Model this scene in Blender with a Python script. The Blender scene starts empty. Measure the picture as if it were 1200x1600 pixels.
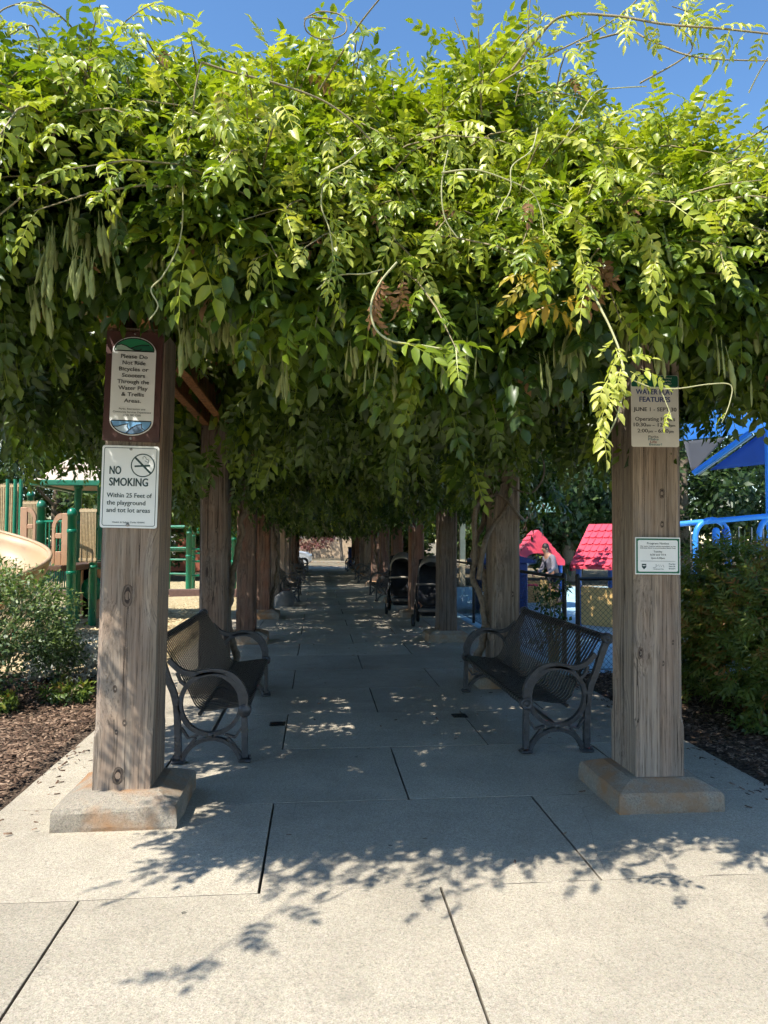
import bpy, math, random
import numpy as np
from mathutils import Vector, Matrix, Euler
random.seed(7); RNG = np.random.default_rng(11)
SC = bpy.context.scene; COL = SC.collection
rad = math.radians

# ------------------------------------------------------------------ camera, sky, sun, exposure
EYE = Vector((0, 0, 1.5)); FPX = 1150.0
PITCH, YAW, ROLL = rad(2.241), rad(5.213), 0.003
cd = bpy.data.cameras.new('camera'); cam = bpy.data.objects.new('camera', cd); COL.objects.link(cam)
cd.sensor_fit = 'VERTICAL'; cd.sensor_height = 36.0; cd.lens = 36.0 * FPX / 1600; cd.clip_start = .05; cd.clip_end = 2000
FW = Vector((math.sin(YAW) * math.cos(PITCH), math.cos(YAW) * math.cos(PITCH), math.sin(PITCH)))
RT = Vector((math.cos(YAW), -math.sin(YAW), 0)); UP = RT.cross(FW)
RT, UP = RT * math.cos(ROLL) + UP * math.sin(ROLL), UP * math.cos(ROLL) - RT * math.sin(ROLL)
cam.matrix_world = Matrix(((RT.x, UP.x, -FW.x, EYE.x), (RT.y, UP.y, -FW.y, EYE.y), (RT.z, UP.z, -FW.z, EYE.z), (0, 0, 0, 1)))
SC.camera = cam
LIGHT = Vector((.55, .43, -1.0)).normalized()          # the way the sunlight travels
w = bpy.data.worlds.new('World'); SC.world = w; w.use_nodes = True
sky = w.node_tree.nodes.new('ShaderNodeTexSky'); sky.sky_type = 'NISHITA'; sky.sun_disc = False
sky.sun_elevation = math.asin(-LIGHT.z); sky.sun_rotation = math.atan2(-LIGHT.x, -LIGHT.y)
sky.air_density = 1.0; sky.dust_density = .2; sky.ozone_density = 1.5
hs = w.node_tree.nodes.new('ShaderNodeHueSaturation'); hs.inputs['Saturation'].default_value = 1.18; w.node_tree.links.new(sky.outputs[0], hs.inputs['Color'])
w.node_tree.links.new(hs.outputs[0], w.node_tree.nodes['Background'].inputs[0])
w.node_tree.nodes['Background'].inputs[1].default_value = .15
sd = bpy.data.lights.new('sun', 'SUN'); sd.energy = 5.0; sd.angle = rad(.5); sd.color = (1, .965, .88)
sun = bpy.data.objects.new('sun', sd); COL.objects.link(sun); sun.location = (-8, -2, 14)
sun.rotation_euler = LIGHT.to_track_quat('-Z', 'Y').to_euler()
SC.view_settings.view_transform = 'Standard'; SC.view_settings.look = 'None'; SC.view_settings.gamma = 1
SC.view_settings.exposure = .74
SC.render.engine = 'CYCLES'
SC.cycles.max_bounces = 4; SC.cycles.diffuse_bounces = 3; SC.cycles.glossy_bounces = 2; SC.cycles.transmission_bounces = 3; SC.cycles.transparent_max_bounces = 4
SC.cycles.use_adaptive_sampling = True; SC.cycles.adaptive_threshold = .03; SC.cycles.adaptive_min_samples = 12; SC.cycles.use_light_tree = False
SC.cycles.use_denoising = True; SC.cycles.caustics_reflective = False; SC.cycles.caustics_refractive = False

def at(px, py, Y):
    "world point at depth Y seen at a photograph position"
    d = FW + RT * ((px - 600) / FPX) - UP * ((py - 800) / FPX)
    return EYE + d * (Y / d.y)

# ------------------------------------------------------------------ object helpers
def tag(o, label=None, cat=None, group=None, kind=None):
    if label: o['label'] = label
    if cat: o['category'] = cat
    if group: o['group'] = group
    if kind: o['kind'] = kind
    return o
def empty(name, loc, label=None, cat=None, group=None, rz=0, kind=None):
    o = bpy.data.objects.new(name, None); COL.objects.link(o); o.location = loc; o.rotation_euler = (0, 0, rz); o.empty_display_size = .2
    return tag(o, label, cat, group, kind)
def put(name, me, parent=None, loc=(0, 0, 0), rot=(0, 0, 0), scale=None, world=False):
    o = bpy.data.objects.new(name, me); COL.objects.link(o); o.location = loc; o.rotation_euler = rot
    if scale: o.scale = scale
    if parent is not None:
        o.parent = parent
        if world:
            m = parent.matrix_basis.copy()
            if parent.parent is not None: m = parent.parent.matrix_basis @ parent.matrix_parent_inverse @ m
            o.matrix_parent_inverse = m.inverted()
    return o
def mesh_np(name, V, T, mat, tint=None, smooth=False):
    me = bpy.data.meshes.new(name); V = np.asarray(V, np.float32); T = np.asarray(T, np.int32)
    me.vertices.add(len(V)); me.vertices.foreach_set('co', V.ravel())
    me.loops.add(T.size); me.loops.foreach_set('vertex_index', T.ravel())
    me.polygons.add(len(T)); me.polygons.foreach_set('loop_start', np.arange(0, T.size, 3, dtype=np.int32))
    if tint is not None:
        a = me.attributes.new('tint', 'FLOAT', 'POINT'); a.data.foreach_set('value', np.asarray(tint, np.float32))
    if smooth: me.polygons.foreach_set('use_smooth', np.ones(len(T), bool))
    me.materials.append(mat); me.update(calc_edges=True)
    return me

class MB:
    "collects shapes and links them as one mesh"
    def __init__(s): s.v = []; s.f = []; s.sm = []
    def add(s, v, f, smooth=False):
        o = len(s.v); s.v += [tuple(p) for p in v]; s.f += [tuple(i + o for i in q) for q in f]; s.sm += [smooth] * len(f); return s
    def box(s, c, d, rot=None, bevel=0):
        x, y, z = (a / 2 for a in d)
        if bevel <= 0:
            v = [Vector((i, j, k)) for k in (-z, z) for j in (-y, y) for i in (-x, x)]
            f = [(0, 2, 3, 1), (4, 5, 7, 6), (0, 1, 5, 4), (2, 6, 7, 3), (0, 4, 6, 2), (1, 3, 7, 5)]
        else:
            b = bevel; v = []
            for k, ins in ((-z, b), (-z + b, 0), (z - b, 0), (z, b)):
                X, Y = x - ins, y - ins; c2 = b if ins == 0 else b * .6
                v += [Vector(p + (k,)) for p in ((-X + c2, -Y), (X - c2, -Y), (X, -Y + c2), (X, Y - c2), (X - c2, Y), (-X + c2, Y), (-X, Y - c2), (-X, -Y + c2))]
            f = [tuple(range(7, -1, -1)), tuple(range(24, 32))]
            for r in range(3):
                for i in range(8): f.append((r * 8 + i, r * 8 + (i + 1) % 8, r * 8 + 8 + (i + 1) % 8, r * 8 + 8 + i))
        if rot is not None: v = [rot @ p for p in v]
        c = Vector(c); return s.add([p + c for p in v], f)
    def tube(s, pts, r, n=8, cap=True, smooth=True):
        pts = [Vector(p) for p in pts]; m = len(pts); rr = r if hasattr(r, '__len__') else [r] * m
        t0 = (pts[1] - pts[0]).normalized(); u = t0.orthogonal().normalized(); V = []
        for i, p in enumerate(pts):
            t = (pts[min(i + 1, m - 1)] - pts[max(i - 1, 0)])
            t = t.normalized() if t.length > 1e-9 else t0
            u = (u - t * u.dot(t)); u = u.normalized() if u.length > 1e-6 else t.orthogonal().normalized()
            b = t.cross(u)
            V += [p + (u * math.cos(2 * math.pi * k / n) + b * math.sin(2 * math.pi * k / n)) * rr[i] for k in range(n)]
        f = [(i * n + k, i * n + (k + 1) % n, (i + 1) * n + (k + 1) % n, (i + 1) * n + k) for i in range(m - 1) for k in range(n)]
        s.add(V, f, smooth)
        if cap: s.add(V[:n], [tuple(range(n - 1, -1, -1))]); s.add(V[-n:], [tuple(range(n))])
        return s
    def lathe(s, prof, c=(0, 0, 0), n=16, rot=None, smooth=True, a0=0, a1=2 * math.pi):
        full = abs(a1 - a0 - 2 * math.pi) < 1e-6; k = n if full else n + 1; V = []
        for r, z in prof:
            for i in range(k):
                a = a0 + (a1 - a0) * i / n; p = Vector((r * math.cos(a), r * math.sin(a), z))
                V.append((rot @ p if rot is not None else p) + Vector(c))
        f = []
        for j in range(len(prof) - 1):
            for i in range(n):
                q = (i + 1) % k; f.append((j * k + i, j * k + q, (j + 1) * k + q, (j + 1) * k + i))
        return s.add(V, f, smooth)
    def prism(s, poly, fn, t):
        "poly of 2D points, fn(a, b, h) -> point, thickness h in 0..t"
        n = len(poly); V = [fn(a, b, 0) for a, b in poly] + [fn(a, b, t) for a, b in poly]
        return s.add(V, [tuple(range(n - 1, -1, -1)), tuple(range(n, 2 * n))] + [(i, (i + 1) % n, n + (i + 1) % n, n + i) for i in range(n)])
    def ribbon(s, pts, wv, th):
        "flat bar along 2D-ish path pts (Vectors), width vector wv, thickness th"
        pts = [Vector(p) for p in pts]; wv = Vector(wv); V = []; m = len(pts)
        for i, p in enumerate(pts):
            t = (pts[min(i + 1, m - 1)] - pts[max(i - 1, 0)]).normalized(); nrm = t.cross(wv.normalized()) * th / 2
            V += [p - wv / 2 - nrm, p + wv / 2 - nrm, p + wv / 2 + nrm, p - wv / 2 + nrm]
        f = [(i * 4 + k, i * 4 + (k + 1) % 4, i * 4 + 4 + (k + 1) % 4, i * 4 + 4 + k) for i in range(m - 1) for k in range(4)]
        f += [(3, 2, 1, 0), (m * 4 - 4, m * 4 - 3, m * 4 - 2, m * 4 - 1)]
        return s.add(V, f)
    def mesh(s, name, mat):
        me = bpy.data.meshes.new(name); me.from_pydata(s.v, [], s.f); me.polygons.foreach_set('use_smooth', s.sm); me.materials.append(mat); return me
    def build(s, name, mat, parent=None, world=True, **k):
        return put(name, s.mesh(name, mat), parent, world=world, **k)
def structure(name, mb, mat): return tag(mb.build(name, mat), kind='structure')
def copy_tree(o, parent=None):
    c = o.copy(); COL.objects.link(c)
    if parent is not None: c.parent = parent
    for ch in list(o.children): copy_tree(ch, c)
    return c
def spline(P, n=8):
    P = [Vector(p) for p in P]; out = []
    for i in range(len(P) - 1):
        a, b, c, d = P[max(i - 1, 0)], P[i], P[i + 1], P[min(i + 2, len(P) - 1)]
        for k in range(n):
            t = k / n; out.append(.5 * ((2 * b) + (c - a) * t + (2 * a - 5 * b + 4 * c - d) * t * t + (3 * b - a - 3 * c + d) * t ** 3))
    return out + [P[-1]]

# ------------------------------------------------------------------ materials
class NT:
    def __init__(s, name):
        s.m = bpy.data.materials.new(name); s.m.use_nodes = True; s.t = s.m.node_tree; s.b = s.t.nodes['Principled BSDF']; s.out = s.t.nodes['Material Output']
    def n(s, typ, props={}, **inp):
        x = s.t.nodes.new('ShaderNode' + typ)
        for k, v in props.items(): setattr(x, k, v)
        for k, v in inp.items():
            sock = x.inputs[int(k[1:])] if k[0] == 'i' and k[1:].isdigit() else x.inputs[k.replace('_', ' ')]
            s.set(sock, v)
        return x
    def set(s, sock, v):
        if isinstance(v, bpy.types.NodeSocket): s.t.links.new(v, sock)
        elif isinstance(v, bpy.types.Node): s.t.links.new(v.outputs[0], sock)
        else: sock.default_value = v if not (isinstance(v, tuple) and len(v) == 3 and sock.type == 'RGBA') else v + (1,)
    def P(s, **k):
        for a, v in k.items(): s.set(s.b.inputs[a.replace('_', ' ')], v)
        return s
    def ramp(s, fac, stops):
        r = s.n('ValToRGB'); s.set(r.inputs[0], fac); e = r.color_ramp.elements
        while len(e) < len(stops): e.new(.5)
        for i, (p, c) in enumerate(stops): e[i].position = p; e[i].color = (c + (1,)) if isinstance(c, tuple) else (c, c, c, 1)
        return r.outputs[0]
    def mix(s, fac, a, b, mode='MIX'):
        x = s.n('Mix', {'data_type': 'RGBA', 'blend_type': mode}); s.set(x.inputs[0], fac); s.set(x.inputs[6], a); s.set(x.inputs[7], b); return x.outputs[2]
    def math(s, op, a, b=0.0, clamp=False):
        x = s.n('Math', {'operation': op, 'use_clamp': clamp}); s.set(x.inputs[0], a); s.set(x.inputs[1], b); return x.outputs[0]
    def noise(s, vec, scale, detail=4, rough=.55, dist=0):
        return s.n('TexNoise', Vector=vec, Scale=scale, Detail=detail, Roughness=rough, Distortion=dist).outputs[0]
    def bump(s, h, strength=.3, dist=.01):
        s.set(s.b.inputs['Normal'], s.n('Bump', Strength=strength, Distance=dist, Height=h).outputs[0])
    def pos(s): return s.n('NewGeometry').outputs['Position']
    def obj(s): return s.n('TexCoord').outputs['Object']
    def rnd(s): return s.n('ObjectInfo').outputs['Random']

def m_concrete(name, a, b, stain=.5, warm=None):
    t = NT(name); p = t.pos(); f = t.noise(p, 190, 3, .7); mid = t.noise(p, 60, 3, .65); big = t.noise(p, .9, 5, .6)
    c = t.mix(t.ramp(mid, [(.3, 0.), (.7, 1.)]), a, b)
    c = t.mix(t.math('MULTIPLY', t.ramp(f, [(.5, 0.), (.62, 1.)]), .55), c, tuple(x * .42 for x in a))
    c = t.mix(t.math('MULTIPLY', t.ramp(t.noise(p, 5.5, 6, .7), [(.45, 0.), (.75, 1.)]), stain * .6), c, tuple(x * .7 for x in a))
    c = t.mix(t.math('MULTIPLY', t.ramp(big, [(.42, 0.), (.72, 1.)]), stain), c, tuple(x * .58 for x in a))
    gr = t.n('TexVoronoi', Vector=p, Scale=150.0).outputs['Color']; c = t.mix(.30, c, t.mix(1.0, c, t.n('HueSaturation', Color=gr, Saturation=.12, Value=1.7).outputs[0], 'MULTIPLY'))
    c = t.mix(t.math('MULTIPLY', t.ramp(t.noise(p, 1.7, 7, .75, 1.2), [(.56, 0.), (.70, 1.)]), .35), c, tuple(x * .5 for x in a))
    c = t.mix(t.math('MULTIPLY', t.ramp(t.noise(p, 2.6, 5, .7, .6), [(.60, 0.), (.74, 1.)]), .30), c, tuple(min(1, x * 1.25) for x in b))
    vo = t.n('TexVoronoi', Vector=t.n('Mapping', Vector=p, Scale=(1, 1, .2)), Scale=3.0, Randomness=1.0)
    sp = t.math('LESS_THAN', t.math('ADD', vo.outputs['Distance'], t.math('MULTIPLY', mid, .05)), .058)
    c = t.mix(t.math('MULTIPLY', sp, .7), c, (.05, .045, .04))
    cr = t.n('TexVoronoi', {'feature': 'DISTANCE_TO_EDGE'}, Vector=t.mix(.06, p, t.n('TexNoise', Vector=p, Scale=3.0, Detail=6.0).outputs[1]), Scale=.62)
    crm = t.math('MULTIPLY', t.math('LESS_THAN', cr.outputs['Distance'], .0011), t.ramp(t.noise(p, .9, 2), [(.54, 0.), (.6, 1.)]))
    c = t.mix(t.math('MULTIPLY', crm, .4), c, (.1, .09, .08))
    if warm: c = t.mix(t.ramp(t.noise(p, 3.5, 4), [(.45, 0.), (.62, 1.)]), c, warm)
    hv = t.n('HueSaturation', Color=c, Value=t.math('ADD', t.math('MULTIPLY', t.rnd(), .22), .88)).outputs[0]
    t.P(Base_Color=hv, Roughness=.92, Specular_IOR_Level=.2)
    t.bump(t.math('ADD', t.math('MULTIPLY', f, .6), mid), .6, .005); return t.m

def m_wood(name, base, dark, red, grey=.5, redf=.35):
    t = NT(name); o = t.obj(); off = t.n('CombineXYZ', X=t.math('MULTIPLY', t.rnd(), 37.), Y=t.math('MULTIPLY', t.rnd(), 11.), Z=t.math('MULTIPLY', t.rnd(), 23.)).outputs[0]
    p = t.n('VectorMath', {'operation': 'ADD'}, i0=o, i1=off).outputs[0]
    kv = t.n('TexVoronoi', {'feature': 'SMOOTH_F1'}, Vector=t.n('Mapping', Vector=p, Scale=(4.2, 4.2, 1.25)), Scale=1.0, Smoothness=.2)
    kd = kv.outputs['Distance']
    warp = t.math('MULTIPLY', t.math('SUBTRACT', 1.0, t.math('MULTIPLY', kd, 2.2, True), True), .09)
    q = t.n('VectorMath', {'operation': 'ADD'}, i0=t.n('Mapping', Vector=p, Scale=(1, 1, .035)), i1=t.n('CombineXYZ', X=warp, Y=warp).outputs[0]).outputs[0]
    g1 = t.noise(q, 30, 5, .65, .4); g2 = t.noise(q, 110, 4, .7); g3 = t.noise(p, 3.2, 4, .6); g4 = t.noise(q, 9, 3, .5)
    c = t.mix(t.ramp(g1, [(.3, 0.), (.68, 1.)]), dark, base)
    c = t.mix(t.math('MULTIPLY', t.ramp(g4, [(.45, 0.), (.6, 1.)]), redf), c, red)
    c = t.mix(t.math('MULTIPLY', t.ramp(g3, [(.4, 0.), (.7, 1.)]), grey), c, (.26, .235, .21))
    c = t.mix(t.math('MULTIPLY', t.ramp(g2, [(.52, 0.), (.64, 1.)]), .65), c, tuple(x * .45 for x in dark))
    kn = t.ramp(kd, [(.045, 1.), (.075, 0.)]); kr = t.ramp(t.math('SINE', t.math('MULTIPLY', kd, 150.)), [(.3, 0.), (.8, 1.)])
    ring = t.math('MULTIPLY', t.ramp(kd, [(.075, 1.), (.19, 0.)]), t.math('MULTIPLY', kr, .45))
    c = t.mix(ring, c, dark); c = t.mix(t.math('MULTIPLY', kn, .85), c, (.035, .022, .018))
    qz = t.n('Mapping', Vector=p, Scale=(1, 1, .012)).outputs[0]
    crk = t.math('LESS_THAN', t.math('ABSOLUTE', t.math('SUBTRACT', t.noise(qz, 11, 3, .6), .5)), .006)
    c = t.mix(t.math('MULTIPLY', crk, .8), c, (.025, .018, .014))
    c = t.n('HueSaturation', Color=c, Value=t.math('ADD', t.math('MULTIPLY', t.rnd(), .3), .85)).outputs[0]
    t.P(Base_Color=c, Roughness=.85, Specular_IOR_Level=.25)
    h = t.math('SUBTRACT', t.math('ADD', g1, t.math('MULTIPLY', g2, .6)), t.math('ADD', t.math('MULTIPLY', crk, 1.5), kn)); t.bump(h, .55, .006); return t.m

def m_leaf(name, stops, trans=.35, rough=.42, spec=.45, tcol=(.9, 1.25, .35)):
    t = NT(name); a = t.n('Attribute', {'attribute_name': 'tint'}).outputs['Fac']
    c = t.ramp(a, stops); t.P(Base_Color=c, Roughness=rough, Specular_IOR_Level=spec)
    tr = t.n('BsdfTranslucent', Color=t.mix(1.0, c, tcol, 'MULTIPLY'))
    mx = t.n('MixShader', Fac=trans); t.t.links.new(t.b.outputs[0], mx.inputs[1]); t.t.links.new(tr.outputs[0], mx.inputs[2]); t.t.links.new(mx.outputs[0], t.out.inputs[0]); return t.m

def m_plain(name, col, rough=.5, metal=0, spec=.5, var=.12, scale=6, bump=0, bscale=60, grime=0):
    t = NT(name); p = t.pos(); n = t.noise(p, scale, 5, .6)
    c = t.mix(t.math('MULTIPLY', t.ramp(n, [(.3, 0.), (.75, 1.)]), 1.0), tuple(x * (1 - var) for x in col), tuple(min(1, x * (1 + var)) for x in col))
    if grime: c = t.mix(t.math('MULTIPLY', t.ramp(t.noise(p, 2.3, 6, .7), [(.48, 0.), (.75, 1.)]), grime), c, (.12, .1, .08))
    t.P(Base_Color=c, Roughness=t.math('ADD', t.math('MULTIPLY', n, .15), rough - .07), Metallic=metal, Specular_IOR_Level=spec)
    if bump: t.bump(t.noise(p, bscale, 4, .6), bump, .01)
    return t.m

def m_chips(name, a, b, c, scale, rough=.9):
    t = NT(name); p = t.pos(); q = t.mix(.05, p, t.n('TexNoise', Vector=p, Scale=scale * .5, Detail=3.0).outputs[1])
    v = t.n('TexVoronoi', Vector=q, Scale=scale); s = t.n('SeparateColor', Color=v.outputs['Color']).outputs[0]
    col = t.ramp(s, [(0, a), (.55, b), (1, c)])
    col = t.mix(t.math('MULTIPLY', t.ramp(v.outputs['Distance'], [(.35, 0.), (.75, 1.)]), .55), col, tuple(x * .3 for x in a))
    col = t.mix(t.math('MULTIPLY', t.ramp(t.noise(p, .8, 5, .6), [(.45, 0.), (.7, 1.)]), .35), col, tuple(x * .75 for x in a))
    t.P(Base_Color=col, Roughness=rough, Specular_IOR_Level=.2); t.bump(t.math('ADD', t.math('SUBTRACT', 1., v.outputs['Distance']), t.math('MULTIPLY', s, .6)), .8, .02); return t.m

M = {}
M['slab'] = m_concrete('slab_concrete', (.385, .334, .258), (.50, .436, .338), .6)
M['foot'] = m_concrete('footing_concrete', (.29, .25, .195), (.38, .33, .26), .6, warm=(.33, .19, .10))
M['bed'] = m_plain('joint_dirt', (.19, .16, .12), .95, scale=40)
M['wood'] = m_wood('weathered_wood', (.43, .34, .255), (.14, .105, .078), (.33, .195, .12), .42, .32)
M['woodd'] = m_wood('dark_weathered_wood', (.25, .19, .145), (.085, .062, .048), (.22, .13, .085), .4, .35)
M['woodr'] = m_wood('stained_wood', (.26, .16, .11), (.085, .05, .036), (.25, .10, .06), .22, .5)
M['beam'] = m_wood('beam_wood', (.40, .19, .075), (.16, .07, .032), (.48, .20, .07), .05, .5)
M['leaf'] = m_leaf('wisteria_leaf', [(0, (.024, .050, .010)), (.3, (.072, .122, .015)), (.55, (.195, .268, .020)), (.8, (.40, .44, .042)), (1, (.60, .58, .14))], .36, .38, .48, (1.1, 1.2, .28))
M['leafo'] = m_leaf('autumn_leaf', [(0, (.30, .30, .04)), (.5, (.55, .36, .03)), (1, (.50, .17, .03))], .4)
M['leafd'] = m_leaf('dead_leaf', [(0, (.16, .08, .04)), (1, (.40, .22, .11))], .2, .8, .1)
M['pod'] = m_plain('pod_skin', (.25, .27, .085), .6, var=.3, scale=30)
M['stem'] = m_plain('stem_bark', (.26, .21, .11), .8, var=.3, scale=30)
M['stemy'] = m_plain('young_stem', (.42, .40, .19), .6, var=.2, scale=30)
M['bark'] = m_plain('vine_bark', (.20, .155, .11), .9, var=.4, scale=25, bump=.5, bscale=45)
M['bmetal'] = m_plain('bench_strap_metal', (.026, .025, .024), .34, 0, .6, .3, 40)
M['bframe'] = m_plain('bench_frame_metal', (.075, .075, .078), .42, .35, .5, .3, 35, .15, 120, .3)
M['mulch'] = m_chips('bark_mulch', (.075, .05, .036), (.14, .095, .066), (.24, .175, .125), 50)
M['chips'] = m_chips('wood_chips', (.46, .36, .2), (.64, .505, .29), (.78, .64, .40), 34)
M['splash'] = m_plain('splash_pad', (.36, .55, .62), .8, var=.12, scale=1.5, bump=.2)
M['dirt'] = m_chips('dry_soil', (.20, .16, .10), (.27, .22, .14), (.33, .28, .19), 12)
M['asphalt'] = m_plain('asphalt', (.065, .065, .07), .9, var=.25, scale=30, bump=.3)

# ------------------------------------------------------------------ ground
def sheet(name, x0, x1, y0, y1, z, mat, n=1):
    mb = MB(); mb.add([(x0, y0, z), (x1, y0, z), (x1, y1, z), (x0, y1, z)], [(0, 1, 2, 3)]); return structure(name, mb, mat)
def rough_sheet(name, poly_fn, nx, ny, mat):
    V = []; F = []
    for j in range(ny + 1):
        for i in range(nx + 1): V.append(poly_fn(i / nx, j / ny))
    for j in range(ny):
        for i in range(nx): a = j * (nx + 1) + i; F.append((a, a + 1, a + nx + 2, a + nx + 1))
    mb = MB(); mb.add(V, F, True); return structure(name, mb, mat)
sheet('ground', -400, 400, -60, 900, -.06, M['dirt'])
from mathutils import noise as MN
def hn(x, y, s=1.0): return MN.noise((x * s, y * s, .3))
def lerp(a, b, t): return a + (b - a) * t
def bedL(u, v):
    x = lerp(-9, -1.76, u); y = lerp(2.0, 8.6, v); e = min(1, (1 - u) * 7.2 / .35); return (x, y, -.02 + e * (.03 + .035 * hn(x, y, 1.3) + .02 * hn(x, y, 4)))
rough_sheet('mulch_bed', bedL, 60, 50, M['mulch'])
def bedR(u, v):
    x = lerp(2.80, 9, u); y = lerp(2.0, 8.1, v); e = min(1, u * 6.2 / .35); return (x, y, -.02 + e * (.03 + .035 * hn(x, y, 1.3) + .02 * hn(x, y, 4)))
rough_sheet('mulch_bed', bedR, 50, 50, M['mulch'])
def chipL(u, v):
    x = lerp(-26, -1.76, u); y = lerp(8.3, 27, v); e = min(1, (1 - u) * 24 / .5); return (x, y, -.03 + e * (.05 + .05 * hn(x, y, .7) + .015 * hn(x, y, 5)))
rough_sheet('wood_chip_ground', chipL, 90, 80, M['chips'])
def planter(u, v): return (lerp(-1.76, -1.9, 1 - u), lerp(8.4, 27, v), -.03)
sheet('splash_pad_floor', 2.8, 26, 8.15, 24, -.012, M['splash'])
sheet('road', -200, 200, 43.5, 52, -.10, M['asphalt'])
sheet('far_ground', -200, 200, 52.2, 120, .0, M['dirt'])
mb = MB(); mb.box((0, 43.3, -.03), (400, .3, .14), bevel=.02); structure('kerb', mb, M['foot'])
mb = MB(); mb.box((0, 52.2, -.03), (400, .3, .14), bevel=.02); structure('kerb', mb, M['foot'])

# path of staggered concrete slabs, each its own piece
path = empty('path', (0, 0, 0), kind='structure')
mb = MB(); mb.box((.52, 21.0, -.09), (4.6, 45.5, .1)); mb.build('path_base', M['bed'], path)
mb = MB(); mb.box((.5, 0, -.095), (16, 6.36, .1)); mb.build('path_base', M['bed'], path)
slab_cache = {}
def slab(x0, x1, y0, y1, i):
    gx, gy = .0034, .0014; wd, dp = x1 - x0 - 2 * gx, y1 - y0 - 2 * gy; key = (round(wd, 3), round(dp, 3))
    key = key + (random.randrange(4),)
    if key not in slab_cache:
        m = MB(); X, Y = wd / 2, dp / 2; n = 14; V = []; jit = [[random.gauss(0, .0013) + (random.random() < .07) * random.uniform(.002, .007) for _ in range(4 * n)] for _ in range(2)]
        for z, ins, kj in ((-.11, 0, None), (-.005, 0, 0), (-.0016, .0012, 0), (0, .0032, 1)):
            for e_, (sx, sy, dx, dy) in enumerate(((-1, -1, 1, 0), (1, -1, 0, 1), (1, 1, -1, 0), (-1, 1, 0, -1))):
                for k_ in range(n):
                    a_ = 2 * k_ / n; q_ = ins + (abs(jit[kj][e_ * n + k_]) if kj is not None else 0); x_, y_ = (sx + dx * a_) * (X - q_), (sy + dy * a_) * (Y - q_); V.append((x_, y_, z))
        N_ = 4 * n; F = [tuple(range(3 * N_, 4 * N_))] + [(r * N_ + k_, r * N_ + (k_ + 1) % N_, r * N_ + N_ + (k_ + 1) % N_, r * N_ + N_ + k_) for r in range(3) for k_ in range(N_)]
        m.add(V, F); me_ = m.mesh('slab', M['slab']); me_.materials.append(M['bed']); me_.polygons.foreach_set('material_index', [0] + [1] * (2 * N_) + [0] * N_); slab_cache[key] = me_      # dirt sits in the joints
    put('slab', slab_cache[key], path, ((x0 + x1) / 2, (y0 + y1) / 2, random.uniform(-.002, .0015)), (random.gauss(0, .0006), random.gauss(0, .0006), random.gauss(0, .0007)))
P0, DY = 4.31, 1.085
for k in range(-1, 37):
    y0 = P0 + k * DY; y1 = y0 + DY
    xs = [-1.74, -.98, .545, 2.03, 2.79] if k % 2 == 0 else [-1.74, -.235, 1.27, 2.79]
    for a, b in zip(xs[:-1], xs[1:]): slab(a, b, y0, y1, k)
for k in range(-5, -1):
    y0 = P0 + k * DY; y1 = y0 + DY; o = .545 if k % 2 == 0 else -.235
    xs = [o + 1.52 * j for j in range(-4, 5)]
    for a, b in zip(xs[:-1], xs[1:]): slab(a, b, y0, y1, k)

# small square drain lids let into the path
M['iron'] = m_plain('cast_iron', (.035, .033, .03), .6, .6, .5, .3, 40, .3)
for x, y, lb in ((-.31, 6.13, 'small square iron lid in the path beside the left bench'), (1.23, 6.29, 'small square iron lid in the path beside the right bench')):
    o = empty('utility_lid', (x, y, .002), lb, 'lid', 'square lids in the path'); m = MB(); m.box((0, 0, .002), (.125, .125, .006), bevel=.002); m.build('frame', M['iron'], o, world=False)
    for i in range(5): m = MB(); m.box((-.045 + .0225 * i, 0, .006), (.010, .098, .004)); m.build('bar', M['iron'], o, world=False)

# ------------------------------------------------------------------ trellis
ROWS, PIT, XL, XR, PB = 11, 3.42, -1.03, 1.965, 4.28     # PB: y of the first post's centre
trellis = empty('wooden_trellis', (.47, PB, 0), 'long brown timber trellis of two post rows over the concrete path', 'trellis')
def post_mesh(wd, dp, mat, h=2.66, ch=.028, zs=.47):
    m = MB(); X, Y = wd / 2, dp / 2; V = []
    def ring(z, c, t=0):
        return [(-X + t + c, -Y + t, z), (X - t - c, -Y + t, z), (X - t, -Y + t + c, z), (X - t, Y - t - c, z), (X - t - c, Y - t, z), (-X + t + c, Y - t, z), (-X + t, Y - t - c, z), (-X + t, -Y + t + c, z)]
    zz = [(.13, .004), (zs - .03, .004), (zs + .02, ch)] + [(zs + .02 + (h - zs - .02) * k / 3, ch) for k in (1, 2, 3)]
    for z, c in zz: V += ring(z, c)
    F = [(r * 8 + i, r * 8 + (i + 1) % 8, r * 8 + 8 + (i + 1) % 8, r * 8 + 8 + i) for r in range(len(zz) - 1) for i in range(8)] + [tuple(range(len(V) - 8, len(V)))]
    m.add(V, F); return m.mesh('post', mat)
def footing_mesh():
    m = MB(); V = []; r = random.Random(3)
    def sq(h, z, j=0):
        pts = []; n = 8
        for sx, sy, dx, dy in ((-1, -1, 1, 0), (1, -1, 0, 1), (1, 1, -1, 0), (-1, 1, 0, -1)):
            for k in range(n): a = 2 * k / n; pts.append(((sx + dx * a) * h + r.uniform(-j, j), (sy + dy * a) * h + r.uniform(-j, j), z + r.uniform(-j, j) * .6))
        return pts
    R_ = [sq(.315, -.02, .004), sq(.32, .02, .006), sq(.318, .095, .006), sq(.308, .115, .004), sq(.20, .165, .003), sq(.10, .172, .001)]
    for q in R_: V += q
    n = 32; F = [(a * n + i, a * n + (i + 1) % n, a * n + n + (i + 1) % n, a * n + n + i) for a in range(len(R_) - 1) for i in range(n)] + [tuple(range(len(V) - n, len(V)))]
    m.add(V, F, False); return m.mesh('footing', M['foot'])
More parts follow.
